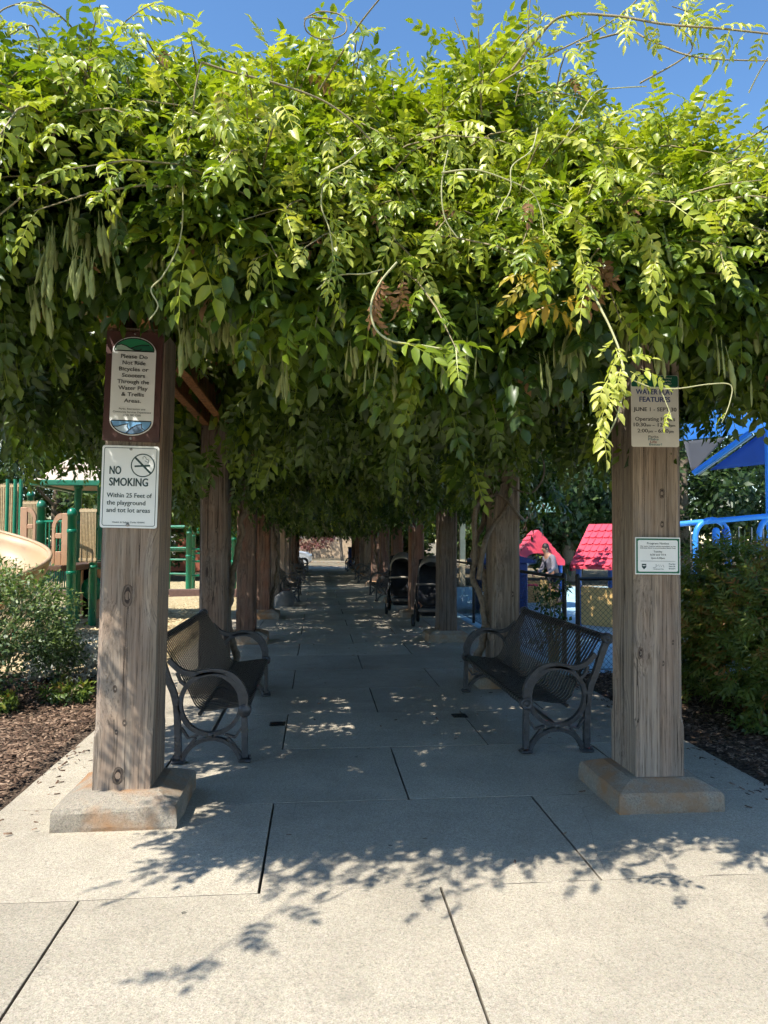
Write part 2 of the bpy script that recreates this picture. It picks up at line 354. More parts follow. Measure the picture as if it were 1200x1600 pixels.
fm = footing_mesh(); pmA = post_mesh(.305, .36, M['wood']); pmB = post_mesh(.285, .36, M['wood']); pmR = post_mesh(.275, .34, M['woodr']); pmD = post_mesh(.275, .34, M['woodd'])
POSTS = []
for r in range(ROWS):
    for sd_, x in ((0, XL), (1, XR)):
        me = (pmA if sd_ == 0 else pmB) if r == 0 else pmD if (r == 1 and sd_ == 0) or random.random() < .25 else (pmB if (r == 1 and sd_ == 1) or (r > 1 and random.random() < .3) else pmR)
        y = PB + PIT * r; lean = (.0, .016, 0) if (r == 0 and sd_ == 0) else (random.gauss(0, .003), random.gauss(0, .003), random.gauss(0, .006))
        p = put('post', me, trellis, (x - .47 + (0 if r else (-.005 if sd_ == 0 else 0)), y - PB, 0), lean); POSTS.append((x, y))
        put('footing', fm, p, (0, 0, -.0), (-lean[0], -lean[1], random.choice((0, 1, 2, 3)) * math.pi / 2 + random.gauss(0, .01)), (1, 1, 1) if sd_ == 0 else (.95, .98, .95))
L_ = PIT * (ROWS - 1) + 1.7
for x in (XL, XR):
    for dx in (-.093, .093):
        for seg in range(4):   # beams butt end to end
            y0 = PB - .85 + L_ * seg / 4; y1 = y0 + L_ / 4 - .004
            m = MB(); m.box((0, 0, 0), (.078, y1 - y0, .275), bevel=.006); put('beam', m.mesh('beam', M['beam']), trellis, (x + dx - .47, (y0 + y1) / 2 - PB, 2.66 + .1375))
rm = MB(); rm.box((0, 0, 0), (5.3, .075, .18), bevel=.005); rme = rm.mesh('rafter', M['beam'])
NR = int(L_ / .57)
for i in range(NR + 1):
    put('rafter', rme, trellis, (0, -.50 + (L_ - .45) * i / NR, 2.935 + .0925), (0, 0, random.gauss(0, .003)))
# knots that stand out on the front posts
t = NT('knot_wood'); ob = t.obj(); ln = t.n('VectorMath', {'operation': 'LENGTH'}, i0=t.n('Mapping', Vector=ob, Scale=(1, 0, .62)).outputs[0]).outputs['Value']
kd_ = t.math('ADD', ln, t.math('MULTIPLY', t.noise(ob, 60, 3), .012)); t.P(Base_Color=t.ramp(t.math('MULTIPLY', kd_, 22.), [(.2, (.028, .018, .014)), (.48, (.05, .034, .026)), (.55, (.17, .125, .09)), (.68, (.08, .055, .04)), (.8, (.22, .17, .125)), (1, (.26, .21, .16))]), Roughness=.9); t.bump(t.noise(ob, 140, 4), .5, .004); M['knot'] = t.m
def knot(x, z, y, s_, par):
    m = MB(); m.lathe([(.0001, .0), (.012, -.001), (.022, .0025), (.034, .0015), (.045, -.0035)], (0, 0, 0), 18, Matrix.Rotation(rad(90), 3, 'X')); put('knot', m.mesh('knot', M['knot']), par, (x, y, z), (0, random.gauss(0, .1), 0), (s_, 1, s_ * random.uniform(1.3, 1.8)))
pf = [o for o in trellis.children if o.name.startswith('post')][:4]
for par, L in ((pf[0], ((.0, 1.20, 1.0), (-.02, .24, .95), (-.035, .47, .3), (.005, .52, .35), (-.05, .70, .35))), (pf[1], ((.02, 1.78, .55), (.02, 1.60, .35), (-.115, .86, .6), (.02, .80, .25), (.08, .92, .25))), (pf[2], ((-.02, .62, .6), (.03, 1.6, .5), (.05, .42, .4))), (pf[3], ((-.02, .46, .7), (.06, .95, .5)))):
    for x_, z_, s_ in L: knot(x_, z_, -.180 if par in pf[:2] or par == pf[3] else -.170, s_, par)
# ------------------------------------------------------------------ benches
def arc(cx, cz, r, a0, a1, n=18): return [(cx + r * math.cos(rad(a0 + (a1 - a0) * i / n)), cz + r * math.sin(rad(a0 + (a1 - a0) * i / n))) for i in range(n + 1)]
BL = 2.12
def bench_frame(y, side):
    m = MB(); hw = .042
    def rib(pts, th, w_=hw): m.ribbon([(a, y, b) for a, b in pts], (0, w_, 0), th)
    sp = lambda P, n=7: [(q.x, q.z) for q in spline([(a, 0, b) for a, b in P], n)]
    rib(sp([(.005, .345), (-.002, .20), (-.004, .03)]), .040)                              # front leg
    rib(sp([(.598, .79), (.552, .676), (.512, .559), (.473, .464), (.452, .358), (.443, .20), (.44, .03)]), .042)   # back leg and upright
    rib(sp([(.0, .37), (-.006, .43), (.02, .505), (.075, .573), (.150, .607), (.232, .612), (.325, .595), (.391, .601), (.446, .627), (.51, .69)]), .034)   # arm
    rib(arc(.226, .392, .203, 0, 360, 44), .030)                                         # ring
    rib(arc(.218, -.04, .20, 172, 8, 20), .026)                                            # arch between the feet
    for s_, x0 in ((1, .012), (-1, .425)):                                                 # webs
        rib([(x0 + s_ * .003, .235), (x0 + s_ * .05, .165), (x0 + s_ * .12, .185)], .016, .03)
        rib([(x0 + s_ * .01, .05), (x0 + s_ * .06, .115), (x0 + s_ * .10, .165)], .020, .03)
    rib([(.375, .50), (.43, .545), (.455, .605)], .02, .03)
    for x0 in (-.004, .44):
        m.box((x0 + .0, y, .010), (.085, .075, .02), bevel=.005); m.box((x0 + (-.03 if x0 < .1 else .03), y - .02, .028), (.02, .02, .02), bevel=.004)
    R90 = Matrix.Rotation(rad(90), 3, 'X')
    for cx, cz, r_ in ((.0, .345, .044), (.60, .80, .040)):
        prof = [(0.0001, .03), (.3 * r_, .03), (.35 * r_, .024), (.62 * r_, .024), (.68 * r_, .031), (r_ * .94, .031), (r_, .024), (r_, -.024), (r_ * .94, -.031), (.0001, -.031)]
        m.lathe(prof, (cx, y, cz), 20, R90)
    m.lathe([(.0001, .028), (.018, .026), (.018, -.026), (.0001, -.028)], (.222, y, .186), 12, R90)
    return m
STRAP = [(-.012, .318), (-.022, .338), (-.012, .357), (.02, .362), (.125, .352), (.235, .338), (.29, .342), (.335, .375), (.365, .435), (.43, .575), (.505, .70), (.565, .80), (.588, .822), (.612, .822), (.628, .80), (.625, .772), (.606, .76)]
def make_bench(n_straps, label):
    b = empty('bench', (0, 0, 0), label, 'bench', 'slatted metal benches under the trellis')
    for s_, y in ((0, 0), (1, BL)): bench_frame(y, s_).build('end_frame', M['bframe'], b, world=False)
    pts = [Vector((q.x, 0, q.z)) for q in spline([(a, 0, c) for a, c in STRAP], 3)]
    m = MB(); m.ribbon(pts, (0, .023, 0), .0055); sm = m.mesh('strap', M['bmetal'])
    for i in range(n_straps): put('strap', sm, b, (0, .05 + (BL - .10) * i / (n_straps - 1), 0))
    for nm, (u, z), r_ in (('rail', (.012, .338), .014), ('rail', (.30, .325), .014), ('rail', (.606, .795), .016), ('rail', (.222, .186), .014)):
        m = MB(); m.tube([(u, .0, z), (u, BL, z)], r_, 10); m.build(nm, M['bmetal'], b, world=False)
    return b
bench0 = make_bench(38, 'nearest dark slatted metal bench on the right of the path'); bench0.location = (1.49, 5.17, .002)
b = copy_tree(bench0); b.location = (-.48, 5.12 + BL, .002); b.rotation_euler = (0, 0, math.pi); b['label'] = 'nearest dark slatted metal bench on the left of the path'
bfar = make_bench(20, 'x'); first = True
NM = {18.3: 'second', 26.3: 'third', 35.8: 'farthest'}
for y, o in NM.items():
    for s_ in (0, 1):
        q = bfar if first else copy_tree(bfar); first = False
        if s_: q.location = (1.49, y, .002); q.rotation_euler = (0, 0, 0)
        else: q.location = (-.44, y + BL, .002); q.rotation_euler = (0, 0, math.pi)
        q['label'] = '%s dark metal bench from the front along the %s post row' % (o, 'right' if s_ else 'left')
# ------------------------------------------------------------------ leaves
def nrm(a): return a / np.maximum(np.linalg.norm(a, axis=-1, keepdims=True), 1e-9)
def leaflet(lod):
    if lod == 0:
        V = np.array([(0, 0, 0), (-.40, .26, .10), (0, .30, 0), (.40, .26, .10), (-.36, .62, .07), (0, .64, -.03), (.36, .62, .07), (0, 1, -.16)], float)
        T = [(0, 2, 1), (0, 3, 2), (1, 2, 5), (1, 5, 4), (2, 3, 6), (2, 6, 5), (4, 5, 7), (5, 6, 7)]
    elif lod == 1:
        V = np.array([(0, 0, 0), (-.44, .42, .08), (0, .45, 0), (.44, .42, .08), (0, 1, -.12)], float); T = [(0, 2, 1), (0, 3, 2), (1, 2, 4), (2, 3, 4)]
    else:
        V = np.array([(0, 0, 0), (-.42, .45, .03), (.42, .45, .03), (0, 1, -.1)], float); T = [(0, 2, 1), (1, 2, 3)]
    return V, np.array(T)
def compound(rng, lod, pairs, L, ll, wid, droop=.35, curl=.35):
    V0, T0 = leaflet(lod); Vs = []; Ts = []; ts = []; n = 0
    items = [(i, s) for i in range(pairs) for s in (-1, 1)] + [(pairs, 0)]
    for i, s in items:
        t = .22 + .78 * i / pairs
        o = np.array([0, L * t, -droop * L * t * t])
        a = rad(66 - 20 * t + rng.normal(0, 9)) * s
        d = np.array([math.sin(a), math.cos(a), -droop * t - curl * (.6 if s else .3) + rng.normal(0, .16)]); d /= np.linalg.norm(d)
        up = np.array([rng.normal(0, .25) - s * .15, rng.normal(0, .2), 1.0]); x = np.cross(d, up); x /= np.linalg.norm(x); z = np.cross(x, d)
        sz = ll * (1.0 - .25 * abs(t - .55)) * rng.uniform(.82, 1.12) * (1 if s else 1.1)
        v = V0.copy(); v[:, 0] *= wid * rng.uniform(.88, 1.12); v[:, 2] *= rng.uniform(.5, 1.6)
        Vs.append(o + sz * (v[:, :1] * x + v[:, 1:2] * d + v[:, 2:] * z)); Ts.append(T0 + n); n += len(v); ts.append(np.full(len(v), rng.normal(0, .045)))
    if lod < 2:
        K = 4; q = []
        for k in range(K + 1):
            t = k / K; y = L * t; z = -droop * L * t * t; wdt = .0035 * (1 - .6 * t)
            q += [(-wdt, y, z), (wdt, y, z + .001)]
        T = []
        for k in range(K): b = n + 2 * k; T += [(b, b + 1, b + 3), (b, b + 3, b + 2)]
        Vs.append(np.array(q)); Ts.append(np.array(T)); ts.append(np.full(2 * K + 2, .18)); n += 2 * K + 2
    return np.concatenate(Vs), np.concatenate(Ts), np.concatenate(ts)
def frames(d, up):
    d = nrm(d); x = nrm(np.cross(d, up)); z = np.cross(x, d); return np.stack([x, d, z], axis=-1)
def expand(temps, pos, Rm, scale, tint, which):
    Vs, Ts, tn = [], [], []; n = 0
    for k, (V, T, t) in enumerate(temps):
        I = np.nonzero(which == k)[0]
        if len(I) == 0: continue
        P = np.einsum('nij,vj->nvi', Rm[I], V) * scale[I, None, None] + pos[I, None, :]
        TT = T[None] + (np.arange(len(I)) * len(V))[:, None, None] + n
        Vs.append(P.reshape(-1, 3)); Ts.append(TT.reshape(-1, 3)); tn.append((tint[I, None] + t[None]).ravel()); n += len(I) * len(V)
    return np.concatenate(Vs), np.concatenate(Ts), np.clip(np.concatenate(tn), 0, 1)
rg = RNG
T0 = [compound(rg, 0, int(rg.integers(4, 6)), rg.uniform(.22, .29), rg.uniform(.074, .094), rg.uniform(.52, .66), rg.uniform(.1, .6), rg.uniform(.1, .6)) for _ in range(14)]
T1 = [compound(rg, 1, int(rg.integers(4, 6)), rg.uniform(.22, .28), .088, .52, rg.uniform(.1, .6), rg.uniform(.1, .6)) for _ in range(10)]
T2 = [compound(rg, 2, 3, .25, .125, .55, rg.uniform(.1, .6), rg.uniform(.1, .6)) for _ in range(8)]
T3 = [compound(rg, 2, 3, .36, .20, .62, rg.uniform(.1, .6), rg.uniform(.1, .6)) for _ in range(6)]

class Leaves:
    def __init__(s): s.p = []; s.d = []; s.u = []; s.s = []; s.t = []
    def add(s, p, d, u, sc, t): s.p.append(p); s.d.append(d); s.u.append(u); s.s.append(sc); s.t.append(t)
    def cat(s):
        A = [np.concatenate(a) for a in (s.p, s.d, s.u, s.s, s.t)]; p = A[0]; y = np.maximum(p[:, 1], .5); k = 4.1 / y      # the vine is cut back around the signs
        zc = 1.5 + (p[:, 2] - 1.5) * k; xc = p[:, 0] * k; b1 = (xc > -1.36) & (xc < -.66) & (zc < 3.0); b2 = (xc > 1.62) & (xc < 2.26) & (zc < 2.9)
        b3 = (p[:, 1] < 7.0) & (p[:, 2] < 2.72) & (xc > -.92) & (xc < -.47) & (zc > 2.10) & (zc < 2.72)      # and below the beam ends
        bad = ((p[:, 1] < 4.15) & (b1 | b2)) | b3
        return [a[~bad] for a in A]
SH = []    # shoot axes that get a stem
def shoots(Lv, o, d, out, length, nl, grav, tint, hang=.35, scale=1.0, stem=False, upw=.6):
    "each shoot is an arching axis that carries nl alternating compound leaves"
    N = len(o); d = nrm(d); ref = np.where(np.abs(d[:, 2:3]) > .9, np.array([[1., 0, 0]]), np.array([[0, 0, 1.]])); u1 = nrm(np.cross(d, ref)); u2 = np.cross(d, u1); ph = rg.uniform(0, 6.28, N)
    for j in range(nl):
        s_ = (j + .6 + rg.uniform(-.25, .25, N)) / nl * length
        p = o + d * s_[:, None]; p[:, 2] -= grav * s_ ** 2
        tan = d.copy(); tan[:, 2] -= 2 * grav * s_; tan = nrm(tan)
        a = ph + j * 2.4 + rg.normal(0, .3, N); sv = np.cos(a)[:, None] * u1 + np.sin(a)[:, None] * u2
        if j == nl - 1: sv *= .3
        ld = tan * .65 + sv * .8 + out * .25; ld[:, 2] -= hang * rg.uniform(.4, 1.5, N); ld = nrm(ld)
        up = out * .7 + rg.normal(0, .35, (N, 3)); up[:, 2] += upw
        young = .12 * (j / nl)
        Lv.add(p, ld, up, scale * rg.uniform(.78, 1.15, N) * (1.0 - .25 * j / nl), tint + young + rg.normal(0, .06, N))
    if stem:
        for k in range(N): SH.append((o[k], d[k], grav if np.isscalar(grav) else grav, length[k]))

vine = empty('wisteria_vine', (XR, PB + PIT, 0), 'dense green wisteria vine covering the whole trellis with hanging seed pods', 'vine')
TP = [at(a_, b_, 2.95) for a_, b_ in ((-500, 240), (-100, 180), (0, 150), (150, 135), (235, 20), (350, -15), (500, 0), (600, 75), (680, 50), (800, 0), (860, 70), (920, 170), (1000, 205), (1080, 165), (1200, 195), (1500, 200))]
TOPX = np.array([p_.x for p_ in TP]); TOPZ = np.array([p_.z for p_ in TP]) - .17
BP = [at(a_, b_, 3.1) for a_, b_ in ((-500, 520), (0, 500), (150, 455), (270, 470), (400, 520), (560, 545), (650, 590), (760, 620), (850, 575), (950, 545), (1060, 530), (1200, 575), (1600, 600))]
BOTX = np.array([p_.x for p_ in BP]); BOTZ = np.array([p_.z for p_ in BP])
def front_y(x, z):
    v = np.array([0.40 * MN.noise((a * 1.15, 5, b * 1.5)) + .16 * MN.noise((a * 3.2, 2, b * 3.2)) for a, b in zip(x, z)])
    return 2.66 + v + np.where(z > 2.58, .46 * (z - 2.58) + .12 * (z - 2.58) ** 2, 1.5 * (2.58 - z))
near = Leaves(); mid = Leaves(); far = Leaves(); top = Leaves()
# 1 front face
N = 2300
x = rg.uniform(-1.85, 3.0, N); zt = np.interp(x, TOPX, TOPZ); zb = np.interp(x, BOTX, BOTZ); h = rg.uniform(0, 1, N) ** .92; z = zb + .20 + (zt - zb - .24) * h
y = front_y(x, z); dep = np.minimum(rg.exponential(.16, N), .7)
o = np.stack([x, y + dep + .14, z], 1)
out = np.stack([rg.normal(-.15, .25, N), -np.ones(N) * (1.1 - .8 * h), .2 + 1.0 * h ** 1.3], 1); out = nrm(out)
d = out * .8 + rg.normal(0, .42, (N, 3)); d[:, 2] += -.7 + 1.6 * h
cl = np.array([MN.noise((a * 1.4, b * 1.6, 9)) for a, b in zip(x, z)])
gp = np.array([MN.noise((a * 2.3, b * 2.6, 31)) for a, b in zip(x, z)]) < -.24
dep = np.where(gp, dep + .35, dep); o[:, 1] += np.where(gp, .35, 0)      # hollows in the face
tint = .18 + .52 * h ** .85 + .34 * cl + rg.normal(0, .06, N) - .3 * dep; tint += np.where(rg.uniform(0, 1, N) < .14, .22, 0)  # young tops paler; sun above and shade deeper in are painted into tint
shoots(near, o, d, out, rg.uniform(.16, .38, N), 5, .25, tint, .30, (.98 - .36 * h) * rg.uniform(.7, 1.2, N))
k = rg.uniform(0, 1, N) < .45
for i in np.nonzero(k)[0]: SH.append((o[i], nrm(d[i:i + 1])[0], .25, rg.uniform(.2, .42)))
# inner leaves so that no timber shows through the face
N = 850
x = rg.uniform(-1.85, 3.4, N); zt = np.interp(x, TOPX, TOPZ); zb = np.interp(x, BOTX, BOTZ); h = rg.uniform(0, 1, N); z = zb + .25 + (zt - zb - .3) * h; o = np.stack([x, front_y(x, z) + rg.uniform(.35, 1.0, N), z], 1)
out = nrm(np.stack([rg.normal(0, .4, N), -np.ones(N), rg.uniform(-.2, .8, N)], 1)); d = out + rg.normal(0, .5, (N, 3)); d[:, 2] -= .3
shoots(mid, o, d, out, rg.uniform(.2, .45, N), 4, .25, .16 + .2 * h + rg.normal(0, .06, N), .5, 1.1)  # low tint paints in the shade inside the mass
# upright shoots along the crest
N = 85
x = rg.uniform(-1.8, 3.0, N); zt = np.interp(x, TOPX, TOPZ); y = rg.uniform(2.85, 3.6, N); o = np.stack([x, y, zt - .26 + rg.uniform(-.1, .10, N)], 1)
d = np.stack([rg.normal(0, .35, N), rg.normal(-.25, .3, N), np.ones(N)], 1); out = nrm(d + np.array([-.3, -.5, .3]))
shoots(near, o, d, out, rg.uniform(.18, .36, N), 6, .15, .62 + rg.normal(0, .13, N), .15, .74, True)
# loose shoots that reach out of the face
N = 250
x = rg.uniform(-1.8, 3.0, N); zt = np.interp(x, TOPX, TOPZ); zb = np.interp(x, BOTX, BOTZ); h = rg.uniform(.15, .95, N); z = zb + .2 + (zt - zb - .3) * h; o = np.stack([x, front_y(x, z) + .1, z], 1)
d = np.stack([rg.normal(-.1, .5, N), -np.ones(N), rg.normal(.25, .4, N)], 1); out = nrm(np.stack([rg.normal(-.2, .3, N), -np.ones(N) * .7, np.ones(N) * .7], 1))
shoots(near, o, d, out, rg.uniform(.3, .85, N), 8, .55, .62 + rg.normal(0, .12, N), .35, .62, True)
# hanging sprays at the lower front edge
N = 270
x = rg.uniform(-1.8, 3.0, N); zb = np.interp(x, BOTX, BOTZ); o = np.stack([x, rg.uniform(2.75, 3.6, N), zb + rg.uniform(.12, .40, N)], 1)
d = np.stack([rg.normal(0, .3, N), -np.abs(rg.normal(.2, .3, N)), -np.ones(N)], 1); out = nrm(np.stack([rg.normal(0, .3, N), -np.ones(N), np.full(N, .3)], 1))
shoots(near, o, d, out, rg.uniform(.10, .30, N), 4, .1, .24 + rg.normal(0, .10, N), .85, .95)
# 2 ceiling: drooping sprays below the rafters
def ceiling(Lv, y0, y1, dens, nl, sc, lo):
    A = (y1 - y0) * 5.4; N = int(A * dens); x = rg.uniform(-2.3, 3.2, N); y = rg.uniform(y0, y1, N)
    drop = np.array([MN.noise((a * .9, b * .8, 3)) for a, b in zip(x, y)]); z = 2.78 + .22 * drop - np.abs(rg.normal(0, .16, N)) - lo * (np.abs(x - .45) / 2.6 < .95)
    ok = ~((np.abs(x - XL - .1) < .62) & (y < 7.9)) & ~((np.abs(x - XR) < .45) & (y < 7.0)) & ~((x > 2.15) & (y < 9.5)); x, y, z, drop = x[ok], y[ok], z[ok], drop[ok]; N = len(x)   # the beams by the first posts stay bare
    d = np.stack([rg.normal(0, .4, N), rg.normal(-.1, .4, N), -np.ones(N)], 1); out = nrm(np.stack([rg.normal(0, .5, N), -np.ones(N) * .9, rg.uniform(-.2, .6, N)], 1))
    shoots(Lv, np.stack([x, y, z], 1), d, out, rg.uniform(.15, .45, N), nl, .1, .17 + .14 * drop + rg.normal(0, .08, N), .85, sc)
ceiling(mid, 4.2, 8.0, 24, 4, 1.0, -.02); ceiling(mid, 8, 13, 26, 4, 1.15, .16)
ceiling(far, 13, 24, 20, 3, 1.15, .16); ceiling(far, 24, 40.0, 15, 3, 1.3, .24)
# fringes that hang lower between the post pairs
for r in range(ROWS + 1):
    Y = PB + PIT * (r - .15) + .9; lv = mid if r < 3 else far; N = 120 if r < 3 else 70
    x = rg.uniform(-1.9, 2.9 if r > 2 else 2.2, N); o = np.stack([x, Y + rg.normal(0, .35, N), 2.50 + rg.uniform(-.12, .15, N) - .004 * r - .10 * np.abs(np.sin(x * 2.1 + r))], 1)
    d = np.stack([rg.normal(0, .3, N), rg.normal(-.1, .3, N), -np.ones(N)], 1); out = nrm(np.stack([rg.normal(0, .4, N), -np.ones(N), rg.uniform(0, .5, N)], 1))
    shoots(lv, o, d, out, rg.uniform(.15, .4, N), 4, .1, .20 + rg.normal(0, .08, N), .9, 1.1)
# 3 side curtains
def side(Lv, x0, sgn, y0, y1, dens, sc, zlo):
    N = int((y1 - y0) * dens); y = rg.uniform(y0, y1, N); z = rg.uniform(zlo, 3.35, N); bul = np.array([MN.noise((a * .8, b, 1.7)) for a, b in zip(y, z)])
    x = x0 + sgn * (.28 * bul - .35 * np.abs(z - 2.8)) + rg.normal(0, .12, N)
    out = nrm(np.stack([np.full(N, sgn * .9), rg.normal(-.25, .3, N), np.full(N, .3)], 1)); d = out * .6 + rg.normal(0, .35, (N, 3)); d[:, 2] -= .75
    hh = (z - zlo) / (3.35 - zlo)
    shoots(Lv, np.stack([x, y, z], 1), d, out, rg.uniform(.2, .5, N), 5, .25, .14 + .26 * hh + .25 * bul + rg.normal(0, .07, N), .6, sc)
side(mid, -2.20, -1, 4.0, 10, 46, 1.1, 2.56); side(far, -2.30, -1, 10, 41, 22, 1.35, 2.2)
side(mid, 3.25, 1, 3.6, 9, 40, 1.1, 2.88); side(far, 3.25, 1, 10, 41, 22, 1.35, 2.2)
# 4 roof thicket, with two thin slits that let sun bands through
A = 37 * 5.8; N = int(A * 22); x = rg.uniform(-2.35, 3.4, N); y = rg.uniform(4.0, 41, N); gap = ((np.abs(y - 23.6) < .45) | (np.abs(y - 30.0) < .4)) & (np.abs(x - (-1.7)) > .5); 
hole = np.array([MN.noise((a * .8, b * .8, 21)) for a, b in zip(x, y)]) > .50
kk = ~hole & ~((np.abs(y - 23.6) < .42) | (np.abs(y - 30.0) < .38)); x, y = np.concatenate([x[kk], rg.uniform(-2.3, 3.3, 1350)]), np.concatenate([y[kk], rg.uniform(3.9, 8.8, 1350)]); N = len(x)
z = 3.12 + .3 * np.array([MN.noise((a * .7, b * .7, 7)) for a, b in zip(x, y)]) + rg.uniform(-.1, .35, N) 
z -= np.where(y < 6, .22 * (6 - y) / 2, 0); d = rg.normal(0, .6, (N, 3)); d[:, 2] += .35 - np.where(y < 5.2, .5, 0); out = np.tile(np.array([[0, 0, 1.]]), (N, 1))
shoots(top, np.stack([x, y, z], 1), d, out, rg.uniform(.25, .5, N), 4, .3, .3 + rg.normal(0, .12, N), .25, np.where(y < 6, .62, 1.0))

ntri = 0
def leaf_part(name, Lv, temps, mat, parent, split=0):
    global ntri
    p, d, u, s_, t = Lv.cat(); which = rg.integers(0, len(temps), len(p)); Rm = frames(d, u); t = np.clip(t, 0, .97)
    if split:     # the leaves that show largest stay pieces of their own
        q = p - np.array(EYE); dist = np.linalg.norm(q, axis=1); f = np.array(FW); r_ = np.array(RT); v_ = np.array(UP)
        cz = q @ f; vis = (np.abs(q @ r_ / cz) < .5) & (np.abs(q @ v_ / cz) < .67) & (q[:, 1] < 3.45)
        sz = np.where(vis, s_ / dist * (.6 + np.abs(Rm[:, 1, 2])), 0); I = np.argsort(-sz)[:split]
        cache = {}
        for i in I:
            key = (int(which[i]), int(np.clip(t[i] * 5, 0, 4)))
            if key not in cache:
                V, T, tt = temps[key[0]]; cache[key] = mesh_np('leaf', V, T, mat, np.clip((key[1] + .5) / 5 + tt, 0, 1))
            o_ = bpy.data.objects.new('leaf', cache[key]); COL.objects.link(o_); o_.parent = parent
            m = Matrix([list(Rm[i][r] * s_[i]) + [p[i][r]] for r in range(3)] + [[0, 0, 0, 1]]); o_.matrix_basis = Matrix.Translation(-parent.location) @ m
        keep = np.ones(len(p), bool); keep[I] = False; p, Rm, s_, t, which = p[keep], Rm[keep], s_[keep], t[keep], which[keep]
    V, T, tt = expand(temps, p, Rm, s_, t, which); ntri += len(T)
    return tag(put(name, mesh_np(name, V, T, mat, tt), parent, world=True), kind='stuff')
# a few withered and yellowed leaves among the green ones
p_, d_, u_, s_, t_ = near.cat(); I = np.nonzero((p_[:, 1] < 3.4) & (rg.uniform(0, 1, len(p_)) < .022))[0]
for nm_, mt_, J in (('dry_leaves', 'leafd', I[::3]), ('yellow_leaves', 'leafo', I[1::3])):
    dd = d_[J].copy(); dd[:, 2] -= .8; V, T, tt = expand(T0, p_[J] + np.array([0, -.05, 0]), frames(nrm(dd), u_[J]), s_[J] * .75, rg.uniform(.1, .8, len(J)) if nm_ == 'dry_leaves' else rg.uniform(.0, .35, len(J)), rg.integers(0, len(T0), len(J)))
    tag(put(nm_, mesh_np(nm_, V, T, M[mt_], tt), vine, world=True), kind='stuff')
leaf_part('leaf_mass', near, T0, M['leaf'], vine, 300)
leaf_part('leaf_mass', mid, T1, M['leaf'], vine)
leaf_part('leaf_mass', far, T2, M['leaf'], vine)
leaf_part('leaf_mass', top, T3, M['leaf'], vine)
m = MB()
for o, d, g_, ln in SH:
    pts = [Vector(o) + Vector(d) * (ln * k / 4) - Vector((0, 0, g_ * (ln * k / 4) ** 2)) for k in range(5)]; m.tube(pts, [.0045, .004, .0035, .003, .0015], 4, False)
tag(m.build('twigs', M['stem'], vine), kind='stuff')
print('leaf tris', ntri)
# ------------------------------------------------------------------ signs
M['swhite'] = m_plain('sign_white', (.86, .87, .84), .45, var=.05, scale=5)
M['scream'] = m_plain('sign_cream', (.86, .84, .76), .45, var=.05, scale=5)
M['sbrown'] = m_plain('sign_brown', (.075, .03, .024), .55, var=.2, scale=8)
M['ink'] = m_plain('ink_black', (.012, .014, .014), .5, var=0)
M['inkg'] = m_plain('ink_dark_green', (.012, .045, .04), .5, var=0)
M['inkb'] = m_plain('ink_blue', (.02, .05, .22), .5, var=0)
M['inkr'] = m_plain('ink_red', (.35, .05, .04), .5, var=0)
M['inkq'] = m_plain('ink_teal', (.02, .20, .25), .5, var=0)
M['green1'] = m_plain('sign_green', (.03, .28, .12), .5, var=.05); M['green2'] = m_plain('sign_green_dark', (.015, .14, .075), .5, var=.05); M['green3'] = m_plain('sign_green_pale', (.42, .58, .46), .5, var=.05)
M['sblue'] = m_plain('sign_sky_blue', (.18, .40, .68), .5, var=.05); M['sblue2'] = m_plain('sign_slate_blue', (.11, .18, .28), .5, var=.05); M['sblue3'] = m_plain('sign_pale_blue', (.50, .62, .72), .5, var=.05)
M['steel'] = m_plain('bolt_steel', (.35, .34, .32), .4, .9, var=.2, scale=30)
def lettering(parent, txt, cx, cz, width, cap, mat, y=0, bold=.012):
    "one line of lettering, its capitals cap high, width wide, on a plate that faces -y"
    c = bpy.data.curves.new('lettering', 'FONT'); c.body = txt; c.resolution_u = 3; c.offset = 0
    o = bpy.data.objects.new('lettering', c); me = bpy.data.meshes.new_from_object(o); bpy.data.objects.remove(o); bpy.data.curves.remove(c)
    n = len(me.vertices); co = np.empty(n * 3, np.float32); me.vertices.foreach_get('co', co); co = co.reshape(-1, 3); fs = [tuple(p.vertices) for p in me.polygons]; bpy.data.meshes.remove(me)
    x0, x1 = co[:, 0].min(), co[:, 0].max(); sx = width / (x1 - x0 + 2 * bold); sz = cap / .70; m = MB()
    for k, (dx, dz) in enumerate(((-1, 0), (1, 0), (0, .5), (0, -.5))):      # overprinted strokes give the heavy weight
        m.add([((a_ - (x0 + x1) / 2 + dx * bold) * sx + cx, y - .00025 * k, (b_ + dz * bold) * sz + cz) for a_, b_, _ in co.tolist()], fs)
    return m.build('lettering', mat, parent, world=False)
def rrect(w_, h_, r, n=6, cx=0, cz=0):
    P = []
    for sx, sz, a in ((1, 1, 0), (-1, 1, 90), (-1, -1, 180), (1, -1, 270)):
        for k in range(n + 1): t = rad(a + 90 * k / n); P.append((cx + sx * (w_ / 2 - r) + r * math.cos(t), cz + sz * (h_ / 2 - r) + r * math.sin(t)))
    return P
def plate(parent, name, poly, y, th, mat):
    m = MB(); m.prism(poly, lambda a, b, h_: (a, y + h_, b), th); return m.build(name, mat, parent, world=False)
